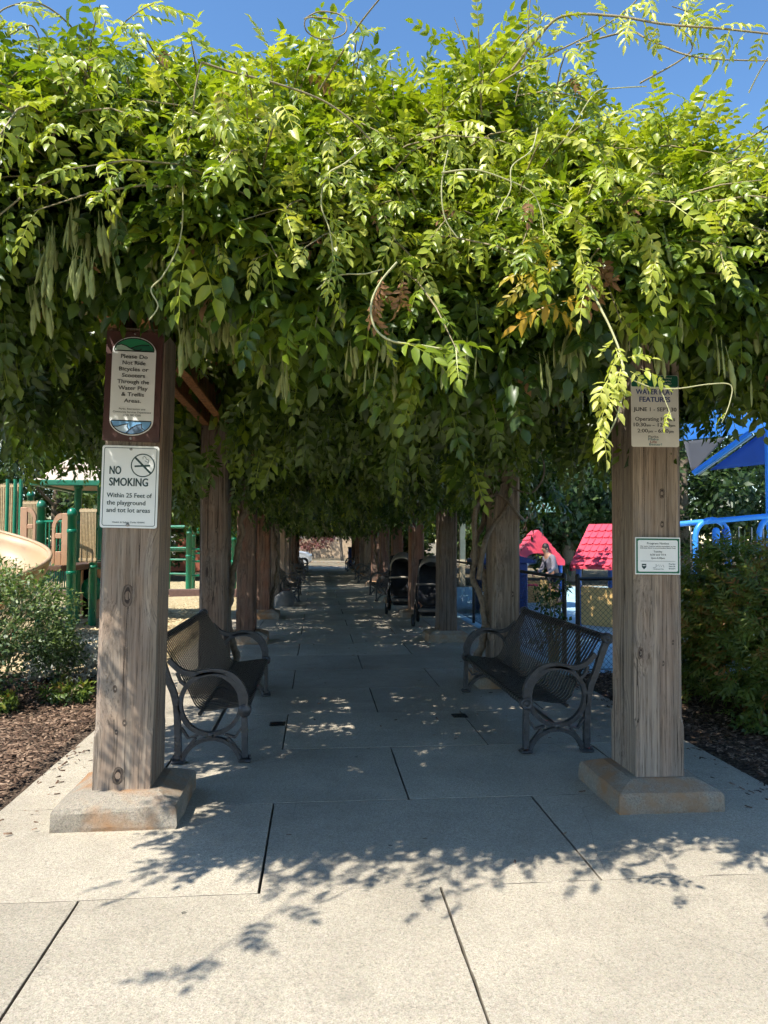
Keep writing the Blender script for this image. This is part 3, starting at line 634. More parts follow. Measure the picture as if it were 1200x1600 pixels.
def outline(parent, name, poly, y, wd, mat, closed=True):
    m = MB(); P = list(poly) + ([poly[0]] if closed else []); n = len(P)
    L, R_ = [], []
    for i in range(n):
        a = P[i - 1] if i else (P[-2] if closed else P[0]); b = P[(i + 1)] if i < n - 1 else (P[1] if closed else P[-1])
        t = Vector((b[0] - a[0], b[1] - a[1])); t = t.normalized() if t.length else Vector((1, 0)); q = Vector((-t.y, t.x)) * wd / 2
        L.append((P[i][0] + q.x, y, P[i][1] + q.y)); R_.append((P[i][0] - q.x, y, P[i][1] - q.y))
    m.add(L + R_, [(i, i + 1, n + i + 1, n + i) for i in range(n - 1)]); return m.build(name, mat, parent, world=False)
def bolt(parent, x, z, y, r=.008):
    m = MB(); m.lathe([(.0001, .006), (r * .6, .005), (r, .002), (r, -.001)], (x, y, z), 10, Matrix.Rotation(rad(90), 3, 'X')); m.build('bolt', M['steel'], parent, world=False)
YF = 4.09                                                     # just in front of the front posts
# 1: brown board
s = empty('park_sign', (-1.0, YF, 2.335), 'brown board with rounded white panel asking not to ride bicycles or scooters', 'sign'); s.rotation_euler = (0, .026, 0)
plate(s, 'board', rrect(.300, .600, .008), -.012, .020, M['sbrown'])
W_, Hh, rr = .226, .536, .10; pan = []
def oval(w_, h_, cap):
    P = []
    for sg in (1, -1):
        for k in range(21): t = rad(180 * k / 20); P.append((sg * w_ / 2 * math.cos(t), sg * (h_ / 2 - cap) + sg * cap * math.sin(t)))
    return P
plate(s, 'panel', oval(.232, .540, .085), -.015, .003, M['swhite'])
def cappoly(w_, cz, cap, sg): return [(sg * w_ / 2 * math.cos(rad(180 * k / 20)), cz + sg * cap * math.sin(rad(180 * k / 20))) for k in range(21)]
tp = cappoly(.212, .192, .070, 1); plate(s, 'emblem', tp, -.0158, .0008, M['green1'])
plate(s, 'emblem', [(-.104, .194), (-.09, .220), (-.07, .226), (-.045, .219), (-.02, .204), (.0, .194)], -.0166, .0008, M['green3'])
plate(s, 'emblem', [(-.02, .206), (.01, .218), (.04, .226), (.078, .226), (.095, .212), (.104, .194), (-.0, .194)], -.0169, .0008, M['green2'])
outline(s, 'emblem_line', tp, -.0172, .006, M['ink'])
outline(s, 'emblem_line', [(-.09, .222), (-.07, .227), (-.045, .220), (-.02, .206), (.01, .197), (.03, .198), (.04, .206)], -.0172, .005, M['ink'], False)
outline(s, 'emblem_line', [(-.02, .206), (.01, .219), (.04, .227), (.08, .227)], -.0173, .005, M['ink'], False)
bt = cappoly(.212, -.190, .072, -1); plate(s, 'emblem', bt, -.0158, .0008, M['sblue'])
plate(s, 'emblem', [(-.088, -.226), (-.05, -.216), (-.02, -.206), (-.022, -.220), (-.015, -.238), (-.03, -.252), (-.06, -.246)], -.0165, .0008, M['sblue3'])
plate(s, 'emblem', [(-.022, -.255), (.0, -.230), (.03, -.212), (.055, -.208), (.055, -.225), (.065, -.240), (.03, -.256)], -.0166, .0008, M['sblue2'])
outline(s, 'emblem_line', bt, -.0172, .006, M['ink'])
outline(s, 'emblem_line', [(-.096, -.222), (-.07, -.222), (-.045, -.213), (-.015, -.205), (-.022, -.220), (-.012, -.236)], -.0172, .005, M['ink'], False)
outline(s, 'emblem_line', [(-.025, -.258), (.0, -.230), (.03, -.211), (.056, -.206), (.056, -.226), (.075, -.240)], -.0173, .005, M['ink'], False)
lz = .151
for t_, w_ in (('Please Do', .142), ('Not Ride', .122), ('Bicycles or', .156), ('Scooters', .122), ('Through the', .168), ('Water Play', .155), ('& Trellis', .120), ('Areas.', .090)):
    lettering(s, t_, .002, lz, w_, .0215, M['ink'], -.0175, .016); lz -= .0345
for t_, w_, z_ in (('Parks, Recreation and', .138, -.130), ('Community Services Department', .202, -.147), ('(650) 780-7250', .094, -.164)): lettering(s, t_, .002, z_, w_, .0092, M['ink'], -.0175, .012)
bolt(s, 0, -.285, -.013); bolt(s, .0, .287, -.013, .005)
# 2: no smoking
s = empty('no_smoking_sign', (-1.008, YF, 1.787), 'white no smoking sign with green border bolted under the brown board', 'sign'); s.rotation_euler = (0, .018, 0)
plate(s, 'panel', rrect(.300, .445, .014), -.014, .004, M['swhite'])
outline(s, 'border', rrect(.276, .421, .010), -.0148, .0032, M['inkg'])
for t_, cx, cz, w_, cp in (('NO', -.078, .068, .062, .043), ('SMOKING', -.006, .005, .206, .043)): lettering(s, t_, cx, cz, w_, cp, M['inkg'], -.0150, .034)
for t_, cx, cz, w_ in (('Within 25 Feet of', .0, -.058, .238), ('the playground', -.016, -.098, .204), ('and tot lot areas', -.003, -.138, .230)): lettering(s, t_, cx, cz, w_, .0245, M['inkg'], -.0150, .02)
lettering(s, 'Health & Safety Code 104495', .0, -.196, .170, .0085, M['inkg'], -.0150, .006)
def circ(cx, cz, r, n=40): return [(cx + r * math.cos(2 * math.pi * k / n), cz + r * math.sin(2 * math.pi * k / n)) for k in range(n)]
outline(s, 'symbol', circ(.066, .118, .061), -.0150, .0060, M['inkg'])
outline(s, 'symbol', [(.024, .160), (.108, .076)], -.0153, .0105, M['inkg'], False)
outline(s, 'symbol', [(.022, .112), (.104, .118)], -.0151, .0095, M['inkg'], False)
outline(s, 'symbol', [(.066, .152), (.064, .162), (.072, .168), (.080, .162), (.083, .152), (.092, .150), (.096, .142), (.095, .130)], -.0151, .0026, M['inkg'], False)
outline(s, 'symbol', [(.075, .145), (.082, .140), (.088, .138), (.090, .130)], -.0152, .0026, M['inkg'], False)
bolt(s, .0, .205, -.0145); bolt(s, -.004, -.205, -.0145, .010)
# 3: water play features
s = empty('water_play_sign', (1.942, YF - .01, 2.255), 'cream notice giving water play operating hours on the right front post', 'sign'); s.rotation_euler = (0, -.004, 0)
plate(s, 'panel', rrect(.285, .418, .012), -.012, .004, M['scream'])
plate(s, 'header', rrect(.281, .066, .010, cx=0, cz=.173), -.0132, .0012, M['green2'])
for i, t_ in enumerate(('Golf National', 'Redwood City', 'Ph. 650.780.7')): lettering(s, t_, .065, .188 - .017 * i, (.075, .068, .072)[i], .0085, M['scream'], -.0140, .006)
lettering(s, 'WATER PLAY', .0, .096, .226, .029, M['inkb'], -.0130, .026); lettering(s, 'FEATURES', .0, .052, .186, .029, M['inkb'], -.0130, .026)
lettering(s, 'JUNE 1 - SEPT 30', .0, -.002, .258, .022, M['ink'], -.0130, .016); lettering(s, 'Operating Hours', .0, -.058, .240, .022, M['ink'], -.0130, .012)
for t_, cx, cz, w_, cp in (('10:30', -.092, -.091, .074, .021), ('am', -.040, -.091, .026, .015), ('-', -.010, -.091, .012, .018), ('12:00', .052, -.091, .074, .021), ('pm', .106, -.091, .028, .015),
                           ('2:00', -.076, -.126, .062, .021), ('pm', -.028, -.126, .026, .015), ('-', .002, -.126, .012, .018), ('6:00', .048, -.126, .062, .021), ('pm', .097, -.126, .026, .015)): lettering(s, t_, cx, cz, w_, cp, M['ink'], -.0130, .014)
for t_, cx, cz, w_, k_ in (('Parks', -.012, -.156, .060, 'ink'), ('Make', -.012, -.171, .062, 'inkq'), ('Life', -.012, -.186, .040, 'inkr'), ('Better!', .0, -.201, .076, 'inkq')): lettering(s, t_, cx, cz, w_, .013, M[k_], -.0130, .004)
# 4: program notice
s = empty('program_notice', (1.951, YF - .008, 1.418), 'small white paper notice with green border low on the right front post', 'sign'); s.rotation_euler = (0, .008, 0)
plate(s, 'sheet', rrect(.268, .212, .002), -.010, .003, M['swhite']); plate(s, 'border', rrect(.258, .200, .002), -.0108, .0008, M['green2']); plate(s, 'panel', rrect(.238, .180, .010), -.0116, .0008, M['swhite'])
lettering(s, 'Program Notice', .0, .066, .130, .012, M['inkg'], -.0122, .006)
for t_, z_, w_ in (('The water features will be unavailable on the', .052, .212), ('following dates to accommodate Beach Days', .042, .212)): lettering(s, t_, 0, z_, w_, .0062, M['ink'], -.0122, .012)
for t_, z_, w_, cp in (('Tuesday', .020, .052, .010), ('6/20 and 7/14', .002, .094, .010), ('2pm-6:30pm', -.017, .082, .010)): lettering(s, t_, 0, z_, w_, cp, M['ink'], -.0122, .010)
outline(s, 'rule', [(-.104, -.030), (.104, -.030)], -.0122, .0018, M['ink'], False)
m = MB()
plate(s, 'emblem', [(-.096, -.046), (-.070, -.046), (-.070, -.064), (-.083, -.078), (-.096, -.064)], -.0123, .0006, M['inkg']); plate(s, 'emblem', [(-.092, -.054), (-.074, -.054), (-.074, -.058), (-.092, -.058)], -.0128, .0005, M['swhite'])
outline(s, 'emblem_line', [(-.030, -.068), (-.012, -.064), (-.012, -.046), (-.008, -.060), (.004, -.050), (.008, -.064), (.014, -.050), (.020, -.062), (.030, -.050), (.036, -.066)], -.0123, .0020, M['inkg'], False)
lettering(s, 'Redwood City', .004, -.078, .060, .006, M['inkg'], -.0123, .006)
for t_, z_ in (('Parks', -.050), ('Make Life', -.063), ('Better!', -.076)): lettering(s, t_, .084, z_, .038, .008, M['inkg'], -.0123, .004)
# knots and bolt holes on the front posts
M['hole'] = m_plain('dark_knot', (.02, .014, .012), .9, var=.2, scale=40)
# ------------------------------------------------------------------ left playground
M['pgreen'] = m_plain('green_paint', (.004, .165, .085), .32, var=.12, scale=4, grime=.25)
M['ptan'] = m_plain('tan_plastic', (.50, .285, .165), .45, var=.08, scale=3, grime=.2)
M['pslide'] = m_plain('slide_plastic', (.45, .305, .17), .48, var=.08, scale=2, grime=.25)
M['bamboo'] = m_plain('bamboo_slat', (.46, .34, .19), .6, var=.3, scale=25)
M['proof'] = m_plain('tan_roof', (.55, .44, .34), .55, var=.1, scale=6, grime=.2)
M['deck'] = m_plain('deck_brown', (.12, .07, .045), .7, var=.2)
M['timber'] = m_plain('border_timber', (.13, .075, .06), .75, var=.25, scale=12)
pg = empty('playground_structure', (-4.6, 13.6, 0), 'green and tan playground climber with roof and slatted panels on wood chips', 'playground')
def pole(px, top, Y, r=.068, foot=0.0, name='post', par=None):
    a = at(px, top, Y); m = MB()
    m.lathe([(r, foot - .1), (r, a.z - .06), (r * 1.12, a.z - .06), (r * 1.15, a.z - .02), (r * .9, a.z + .035), (r * .45, a.z + .06), (.0001, a.z + .066)], (a.x, a.y, 0), 14)
    for zc in (a.z - .30, a.z - .95):
        if zc > .3: m.lathe([(r, zc - .03), (r * 1.14, zc - .025), (r * 1.14, zc + .025), (r, zc + .03)], (a.x, a.y, 0), 14)
    o = m.build(name, M['pgreen'], par or pg); return a
pA = pole(65, 788, 12.6); pB = pole(113, 800, 11.9); pC = pole(123, 735, 13.7); pD = pole(147, 800, 13.1); pE = pole(158, 735, 15.0); pole(48, 772, 16.2); pole(18, 770, 15.4)
a = at(135, 962, 15.1); zt_ = at(135, 880, 13.1).z
for (px, Y) in ((137, 14.6),):
    a = at(px, 885, Y); m = MB(); m.tube([(a.x, Y, -.1), (a.x, Y, a.z)], .068, 14); m.build('post', M['pgreen'], pg)
# deck
dz = 1.10; m = MB(); m.box((-4.55, 13.2, dz - .05), (1.35, 2.3, .09), bevel=.01); m.build('deck', M['deck'], pg)
m = MB(); m.box((-6.1, 15.4, dz + .25), (1.8, 1.8, .09), bevel=.01); m.build('deck', M['deck'], pg)
# slatted panels: each bamboo slat its own piece
sl = MB(); sl.tube([(0, 0, 0), (0, 0, 1)], .5, 6); slm = sl.mesh('slat', M['bamboo'])
def slat_panel(a, b, z0, z1, n):
    a, b = Vector(a), Vector(b); p = empty('slat_panel', (a.x, a.y, 0)); p.parent = pg; p.matrix_parent_inverse = pg.matrix_basis.inverted()
    for i in range(n):
        q = a.lerp(b, (i + .5) / n); d_ = (b - a).length / n * .78
        put('slat', slm, p, (q.x - a.x, q.y - a.y, z0 + random.uniform(-.01, .01)), (0, 0, random.random()), (d_, d_, z1 - z0))
    m = MB()
    for z in (z0 + .04, z1 - .04): m.box(((a.x + b.x) / 2, (a.y + b.y) / 2, z), ((b - a).length + .02, .025, .045), Matrix.Rotation(math.atan2(b.y - a.y, b.x - a.x), 3, 'Z'))
    m.build('frame', M['bamboo'], p)
a, b_ = at(126, 797, 12.5), at(151, 800, 12.4); slat_panel((a.x, a.y, 0), (b_.x, b_.y, 0), 1.14, 2.02, 11)
a, b_ = at(-25, 760, 14.6), at(36, 755, 14.3); slat_panel((a.x, a.y, 0), (b_.x, b_.y, 0), 1.45, 2.55, 20)
a, b_ = at(36, 782, 15.9), at(63, 782, 15.7); slat_panel((a.x, a.y, 0), (b_.x, b_.y, 0), 1.30, 2.30, 12)
m = MB()
for px in (12, 24, 33): q = at(px, 755, 14.2); m.tube([(q.x, 14.2, 1.2), (q.x, 14.2, 2.62)], .035, 8)
m.build('rail', M['pgreen'], pg)
# tan arch panels with cut-outs
def arch_panel(pxc, Y, wd, z0, z1, flip=1):
    c = at(pxc, 845, Y); m = MB(); X = wd / 2
    # frame strips round two openings
    def seg(x0, x1, za, zb): m.box((c.x + flip * (x0 + x1) / 2, Y, (za + zb) / 2), (abs(x1 - x0), .05, zb - za), bevel=.008)
    h_ = z1 - z0
    seg(X * .12, X, z0, z1 - .02); seg(-X, -X * .62, z0, z0 + h_ * .70); seg(-X * .62, X * .12, z0, z0 + h_ * .26); seg(-X * .62, X * .12, z0 + h_ * .50, z0 + h_ * .60)
    n = 10; R_ = X * 1.6; pts_o = [(c.x + flip * (X * .12 - (X * 1.12) * math.sin(rad(90 * k / n))), z0 + h_ * .70 + (h_ * .30 - .02) * math.cos(rad(90 * k / n))) for k in range(n + 1)]
    pts_i = [(c.x + flip * (X * .12 - (X * .74) * math.sin(rad(90 * k / n))), z0 + h_ * .70 + (h_ * .17) * math.cos(rad(90 * k / n))) for k in range(n + 1)]
    m.prism(pts_o + pts_i[::-1], lambda a_, b2, hh: (a_, Y - .025 + hh, b2), .05)
    m.build('arch_panel', M['ptan'], pg)
arch_panel(95, 11.95, .26, 1.10, 1.94); arch_panel(44, 13.2, .26, 1.3, 2.08, -1)
# guard rails made of green bars
def bars(a, b, z0, z1, n, r=.014, par=None):
    a, b = Vector(a), Vector(b); m = MB()
    for i in range(n): q = a.lerp(b, i / (n - 1)); m.tube([(q.x, q.y, z0), (q.x, q.y, z1)], r, 6)
    for z in (z0, z1): m.tube([(a.x, a.y, z), (b.x, b.y, z)], r * 1.4, 8)
    m.build('guard_rail', M['pgreen'], par or pg)
a, b_ = at(66, 845, 12.6), at(112, 845, 12.2); bars(a, b_, 1.08, 1.80, 9)
a, b_ = at(126, 845, 13.7), at(158, 845, 14.6); bars(a, b_, 1.12, 1.95, 8)
a, b_ = at(70, 845, 14.8), at(116, 845, 15.0); bars(a, b_, .55, .95, 14)
# low tan panels and drum under the deck
for px, w_ in ((133, .42), (152, .5)):
    c = at(px, 845, 13.9); m = MB(); m.box((c.x, 13.9, .52), (w_, .05, .9), bevel=.02); m.build('lower_panel', M['ptan'], pg)
m = MB(); c = at(146, 845, 13.75); m.lathe([(.0001, -.04), (.2, -.04), (.22, 0), (.2, .04), (.0001, .04)], (c.x, 13.8, .62), 18, Matrix.Rotation(rad(90), 3, 'X')); m.build('wheel_panel', M['pgreen'], pg)
# hipped roof with courses of panels
rc = at(172, 752, 14.2); e = 1.02; zr = at(115, 752, 13.4).z; rf = empty('roof', (rc.x, 14.2, zr)); rf.parent = pg; rf.matrix_parent_inverse = pg.matrix_basis.inverted()
for q in range(4):
    Rz = Matrix.Rotation(q * math.pi / 2, 4, 'Z')
    for k in range(4):
        t0, t1 = k / 4, (k + 1) / 4 - .012; hgt = 1.0
        V = [(-e * (1 - t0), -e * (1 - t0), t0 * hgt), (e * (1 - t0), -e * (1 - t0), t0 * hgt), (e * (1 - t1), -e * (1 - t1), t1 * hgt - .03), (-e * (1 - t1), -e * (1 - t1), t1 * hgt - .03)]
        V2 = [(x_, y_ + .05 * 1, z_ - .05) for x_, y_, z_ in V]; m = MB(); m.add([Rz @ Vector(v) for v in V + V2], [(0, 1, 2, 3), (7, 6, 5, 4), (0, 4, 5, 1), (2, 6, 7, 3), (1, 5, 6, 2), (3, 7, 4, 0)]); m.build('roof_panel', M['proof'], rf, world=False)
    m = MB(); m.box((0, -e - .01, -.045), (2 * e + .06, .06, .10), bevel=.015); me = m.mesh('fascia', M['pgreen']); put('fascia', me, rf, rot=(0, 0, q * math.pi / 2))
# curved slide
sc_ = at(-58, 845, 10.6); m = MB(); n1, n2 = 34, 12; V = []; F = []
for i in range(n1 + 1):
    t = i / n1; ph = rad(150 - 215 * t); zc = 1.62 - 1.05 * t; R0 = .74
    for j in range(n2 + 1):
        s_ = rad(-20 + 200 * j / n2); rr_ = R0 - .36 * math.cos(s_) * -1 * -1 if False else R0 + .36 * -math.cos(s_)
        z_ = zc - .34 * math.sin(s_) * .9 + .30 * ((j / n2) ** 2)
        V.append((sc_.x + rr_ * math.cos(ph), 10.6 + rr_ * math.sin(ph), z_))
for i in range(n1):
    for j in range(n2): a = i * (n2 + 1) + j; F.append((a, a + 1, a + n2 + 2, a + n2 + 1))
m.add(V, F, True); o = m.build('slide', M['pslide'], pg); md = o.modifiers.new('thick', 'SOLIDIFY'); md.thickness = .025
m = MB(); m.tube([V[i * (n2 + 1) + n2] for i in range(n1 + 1)], .03, 8); m.build('slide_rim', M['pslide'], o)
m = MB(); m.tube([V[i * (n2 + 1)] for i in range(n1 + 1)], .03, 8); m.build('slide_rim', M['pslide'], o)
m = MB(); q = Vector(V[20 * (n2 + 1) + 6]); m.tube([(q.x, q.y, -.1), (q.x, q.y, q.z)], .05, 10); m.build('slide_leg', M['pgreen'], pg)
# low green climber
gc = empty('bar_climber', (-3.6, 21.2, 0), 'low green bar climber standing behind the brown timber edging', 'climber')
P_ = [pole(263, 827, 21.4, .075, par=gc), pole(296, 816, 21.2, .085, par=gc), pole(302, 822, 23.0, .075, par=gc), pole(366, 826, 21.6, .075, par=gc), pole(385, 824, 23.4, .075, par=gc)]
for (i, j, zs) in ((0, 1, (.55, .95, 1.28, 1.88)), (1, 3, (.50, .90, 1.24, 1.80)), (0, 2, (1.2,)), (2, 4, (1.1, 1.75))):
    for z in zs: m = MB(); A, B = P_[i], P_[j]; m.tube([(A.x, A.y, z), (B.x, B.y, z)], .03 if z < 1.7 else .045, 8); m.build('bar', M['pgreen'], gc)
# timber edging
eg = empty('timber_edging', (-4.2, 19.6, 0), 'long low brown timber edging lying across the wood chips', 'edging')
for i in range(4): m = MB(); m.box((-8.4 + 2.2 * i, 19.7 + .1 * i, .10), (2.18, .16, .22), Matrix.Rotation(.045, 3, 'Z'), bevel=.02); m.build('timber', M['timber'], eg)
# ------------------------------------------------------------------ right playground
M['pblue'] = m_plain('blue_paint', (.015, .13, .52), .32, var=.1, scale=4, grime=.15)
M['pblue2'] = m_plain('light_blue_paint', (.045, .27, .72), .32, var=.1, scale=4)
M['navy'] = m_plain('navy_plastic', (.012, .035, .16), .5, var=.15, scale=6)
M['pred'] = m_plain('red_plastic', (.70, .07, .11), .42, var=.08, scale=4)
M['pyel'] = m_plain('yellow_plastic', (.72, .46, .17), .45, var=.08, scale=3)
M['black'] = m_plain('black_coat', (.012, .012, .013), .45, var=.2, scale=20)
M['wire'] = m_plain('black_wire', (.02, .022, .03), .45, .3, var=.1)
t = NT('shade_cloth'); p_ = t.pos(); c_ = t.mix(t.noise(p_, 260, 2), (.09, .33, .70), (.16, .45, .82)); t.P(Base_Color=c_, Roughness=.8); tr = t.n('BsdfTranslucent', Color=(.25, .55, .95)); mx = t.n('MixShader', Fac=.45)
t.t.links.new(t.b.outputs[0], mx.inputs[1]); t.t.links.new(tr.outputs[0], mx.inputs[2]); t.t.links.new(mx.outputs[0], t.out.inputs[0]); M['cloth'] = t.m
M['cloth2'] = m_plain('navy_shade_cloth', (.02, .07, .28), .8, var=.08)
M['cloth3'] = m_plain('charcoal_shade_cloth', (.05, .05, .055), .85, var=.08)
# chain-link fence
fe = empty('chain_link_fence', (2.92, 8.2, 0), 'black chain link fence with round top rail around the water play floor', 'fence')
FH = 1.07
def wire_run(a, b):
    a, b = Vector(a), Vector(b); L = (b - a).length; u = (b - a) / L; nv = Vector((-u.y, u.x, 0)); S = .062; m = MB(); k = int((L + FH) / S) + 1
    for sgn in (1, -1):
        for i in range(k):
            c0 = -FH + i * S if sgn > 0 else i * S
            s0, z0, s1, z1 = (c0, .05, c0 + FH - .08, FH - .03) if sgn > 0 else (c0, .05, c0 - FH + .08, FH - .03)
            if sgn > 0:
                if s0 < 0: z0 += -s0; s0 = 0
                if s1 > L: z1 -= s1 - L; s1 = L
            else:
                if s1 < 0: z1 -= -s1; s1 = 0
                if s0 > L: z0 += s0 - L; s0 = L
            if z1 - z0 < .02: continue
            o_ = nv * (.003 * sgn); m.tube([a + u * s0 + Vector((0, 0, z0)) + o_, a + u * s1 + Vector((0, 0, z1)) + o_], .0023, 3, False, False)
    tag(m.build('wire_mesh', M['wire'], fe), kind='stuff')
    for z in (FH, .04): m = MB(); m.tube([a + Vector((0, 0, z)), b + Vector((0, 0, z))], .021 if z > .5 else .006, 8); m.build('rail', M['black'], fe)
    n = max(1, round(L / 2.4))
    for i in range(n + 1):
        q = a + u * (L * i / n); m = MB(); m.tube([(q.x, q.y, -.1), (q.x, q.y, FH + .02)], .028, 10); m.lathe([(.031, FH + .0), (.031, FH + .03), (.016, FH + .055), (.0001, FH + .06)], (q.x, q.y, 0), 10); m.build('post', M['black'], fe)
wire_run((2.98, 8.22, 0), (8.0, 8.3, 0)); wire_run((2.90, 8.45, 0), (2.90, 26.0, 0))
# toddler playhouses
def playhouse(name, c, wx, dy, eave, apex, rz, label, axis='y', posts=(), panels=()):
    h_ = empty(name, (c[0], c[1], 0), label, 'playhouse', 'red roofed playhouses behind the fence', rz)
    # ridge along local y; slopes fall to +-x
    rf_ = empty('roof', (0, 0, 0)); rf_.parent = h_; X, Y = wx / 2, dy / 2; rise = apex - eave; sl_ = math.hypot(X, rise); ncol = max(6, round(dy / .13)); nrow = 6
    tm = MB(); tw, tl = dy / ncol, sl_ / nrow
    tm.add([(-tw * .46, 0, .022), (-tw * .25, -tl * .18, .026), (tw * .25, -tl * .18, .026), (tw * .46, 0, .022), (tw * .46, tl, .0), (-tw * .46, tl, .0), (-tw * .49, 0, -.02), (-tw * .25, -tl * .16, -.02), (tw * .25, -tl * .16, -.02), (tw * .49, 0, -.02)],
           [(0, 1, 2, 3, 4, 5), (0, 6, 7, 1), (1, 7, 8, 2), (2, 8, 9, 3), (3, 9, 4), (0, 5, 6)]); tme = tm.mesh('roof_tile', M['pred'])
    ang = math.atan2(rise, X)
    for sg in (-1, 1):
        m = MB(); m.prism([(sg * (X + .03), eave - .02), (0, apex - .015), (0, apex - .055), (sg * (X + .03), eave - .06)], lambda a_, b2, q_: (a_, -Y + q_, b2), dy); m.build('roof_slope', M['pred'], rf_, world=False)
        for r in range(nrow):
            f = (r + .12) / nrow; zc = eave + rise * f; xc = sg * X * (1 - f)
            for k in range(ncol):
                B = Matrix(((0, -sg * math.cos(ang), sg * math.sin(ang)), (sg, 0, 0), (0, math.sin(ang), math.cos(ang)))).to_4x4()
                # columns of the tile frame: along ridge, up the slope, outwards
                Bm = Matrix(((0, -sg * math.cos(ang), sg * math.sin(ang), xc + sg * math.sin(ang) * .012), (sg, 0, 0, -Y + tw * (k + .5)), (0, math.sin(ang), math.cos(ang), zc + math.cos(ang) * .012), (0, 0, 0, 1)))
                o_ = bpy.data.objects.new('roof_tile', tme); COL.objects.link(o_); o_.parent = rf_; o_.matrix_basis = Bm
    for sg in (-1, 1):   # gable boards with an arched underside
        n = 12; P = [(-X - .03, eave - .10), (-X - .03, eave), (0, apex + .02), (X + .03, eave), (X + .03, eave - .10), (X * .62, eave - .10)] + [(X * .62 * math.cos(rad(180 * k / n)), eave - .10 + .40 * rise * math.sin(rad(180 * k / n))) for k in range(1, n)] + [(-X * .62, eave - .10)]
        m = MB(); L_p = P[:3] + [(0, eave - .10 + .40 * rise)] + P[6 + n // 2:][0:0]
        top_ = P[1:4]; under = P[5:]
        V = []; F = []
        grid = 24
        for i in range(grid + 1):
            xx = -X - .03 + (2 * X + .06) * i / grid; zt2 = eave + (apex + .02 - eave) * (1 - abs(xx) / (X + .03)); zb2 = eave - .10 + (.40 * rise * math.sqrt(max(0, 1 - (xx / (X * .62)) ** 2)) if abs(xx) < X * .62 else 0)
            V += [(xx, sg * (Y + .0) - .02, zb2), (xx, sg * Y - .02, zt2), (xx, sg * Y + .02, zb2), (xx, sg * Y + .02, zt2)]
        for i in range(grid): a = i * 4; F += [(a, a + 4, a + 5, a + 1), (a + 2, a + 3, a + 7, a + 6), (a, a + 2, a + 6, a + 4), (a + 1, a + 5, a + 7, a + 3)]
        m.add(V, F); m.build('gable', M['pred'], rf_, world=False)
    for (x_, y_) in posts: m = MB(); m.tube([(x_, y_, -.05), (x_, y_, eave - .02)], .05, 10); m.build('post', M['pblue'], h_, world=False)
    return h_
h1 = playhouse('playhouse', (5.10, 16.9), 1.12, 1.15, 1.06, 1.74, rad(-9), 'red gabled playhouse roof on blue posts that the person leans into', posts=((-.5, -.5), (.5, -.5), (-.5, .5), (.5, .5)))
def panel(h, x0, x1, y, z0, z1, mat, name='wall_panel', hole=None):
    m = MB(); n = 16; V = []; F = []
    if hole is None: m.box(((x0 + x1) / 2, y, (z0 + z1) / 2), (x1 - x0, .05, z1 - z0), bevel=.012)
    else:
        hx0, hx1, hz1 = hole; m.box(((x0 + hx0) / 2, y, (z0 + z1) / 2), (hx0 - x0, .05, z1 - z0), bevel=.01); m.box(((hx1 + x1) / 2, y, (z0 + z1) / 2), (x1 - hx1, .05, z1 - z0), bevel=.01); m.box(((hx0 + hx1) / 2, y, (hz1 + z1) / 2), (hx1 - hx0, .048, z1 - hz1), bevel=.01)
    return m.build(name, mat, h, world=False)
panel(h1, .05, .52, -.5, .02, .62, M['pyel']); panel(h1, -.5, .5, .5, .02, .55, M['pyel']); m = MB(); m.box((-.25, -.45, .50), (.5, .22, .04), bevel=.01); m.build('counter', M['pred'], h1, world=False)
h2 = playhouse('playhouse', (5.45, 12.75), 1.25, 1.30, 1.07, 1.80, rad(38), 'nearer red tiled playhouse with yellow walls beside the right front post', posts=((-.55, -.55), (.55, -.55), (-.55, .55), (.55, .55)))
panel(h2, -.55, .55, -.55, .02, .70, M['pyel'], hole=(-.2, .22, .55))
m = MB(); m.box((-.55, 0, .36), (.05, 1.0, .68), bevel=.012); m.build('wall_panel', M['pyel'], h2, world=False)
m = MB(); m.box((.2, .2, .40), (.5, .05, .4), bevel=.01); m.build('play_panel', M['swhite'], h2, world=False)
# blue play cabin farther back
bc = empty('play_cabin', (3.5, 17.0, 0), 'dark blue toddler cabin with round window far behind the fence', 'play cabin')
m = MB(); m.box((3.95, 15.2, .52), (.95, .06, 1.04), bevel=.02); m.build('wall', M['navy'], bc); m = MB(); m.box((3.5, 15.75, .5), (.06, 1.05, 1.0), bevel=.02); m.build('wall', M['navy'], bc)
m = MB(); m.prism([(-.62, 0), (-.2, .12), (0, .34), (.2, .12), (.62, 0), (.62, -.06), (-.62, -.06)], lambda a_, b2, q_: (3.95 + a_, 15.1 + q_, 1.10 + b2), 1.1); m.build('roof', M['navy'], bc)
m = MB(); m.lathe([(.0001, -.045), (.16, -.045), (.17, 0.), (.0001, .02)], (4.1, 15.2, .55), 18, Matrix.Rotation(rad(90), 3, 'X')); m.build('window', M['black'], bc)
m = MB(); m.box((3.50, 15.1, .62), (.14, .04, .34), bevel=.02); m.build('panel', M['pyel'], bc); m = MB(); m.box((3.49, 15.1, .30), (.13, .04, .28), bevel=.02); m.build('panel', M['swhite'], bc)
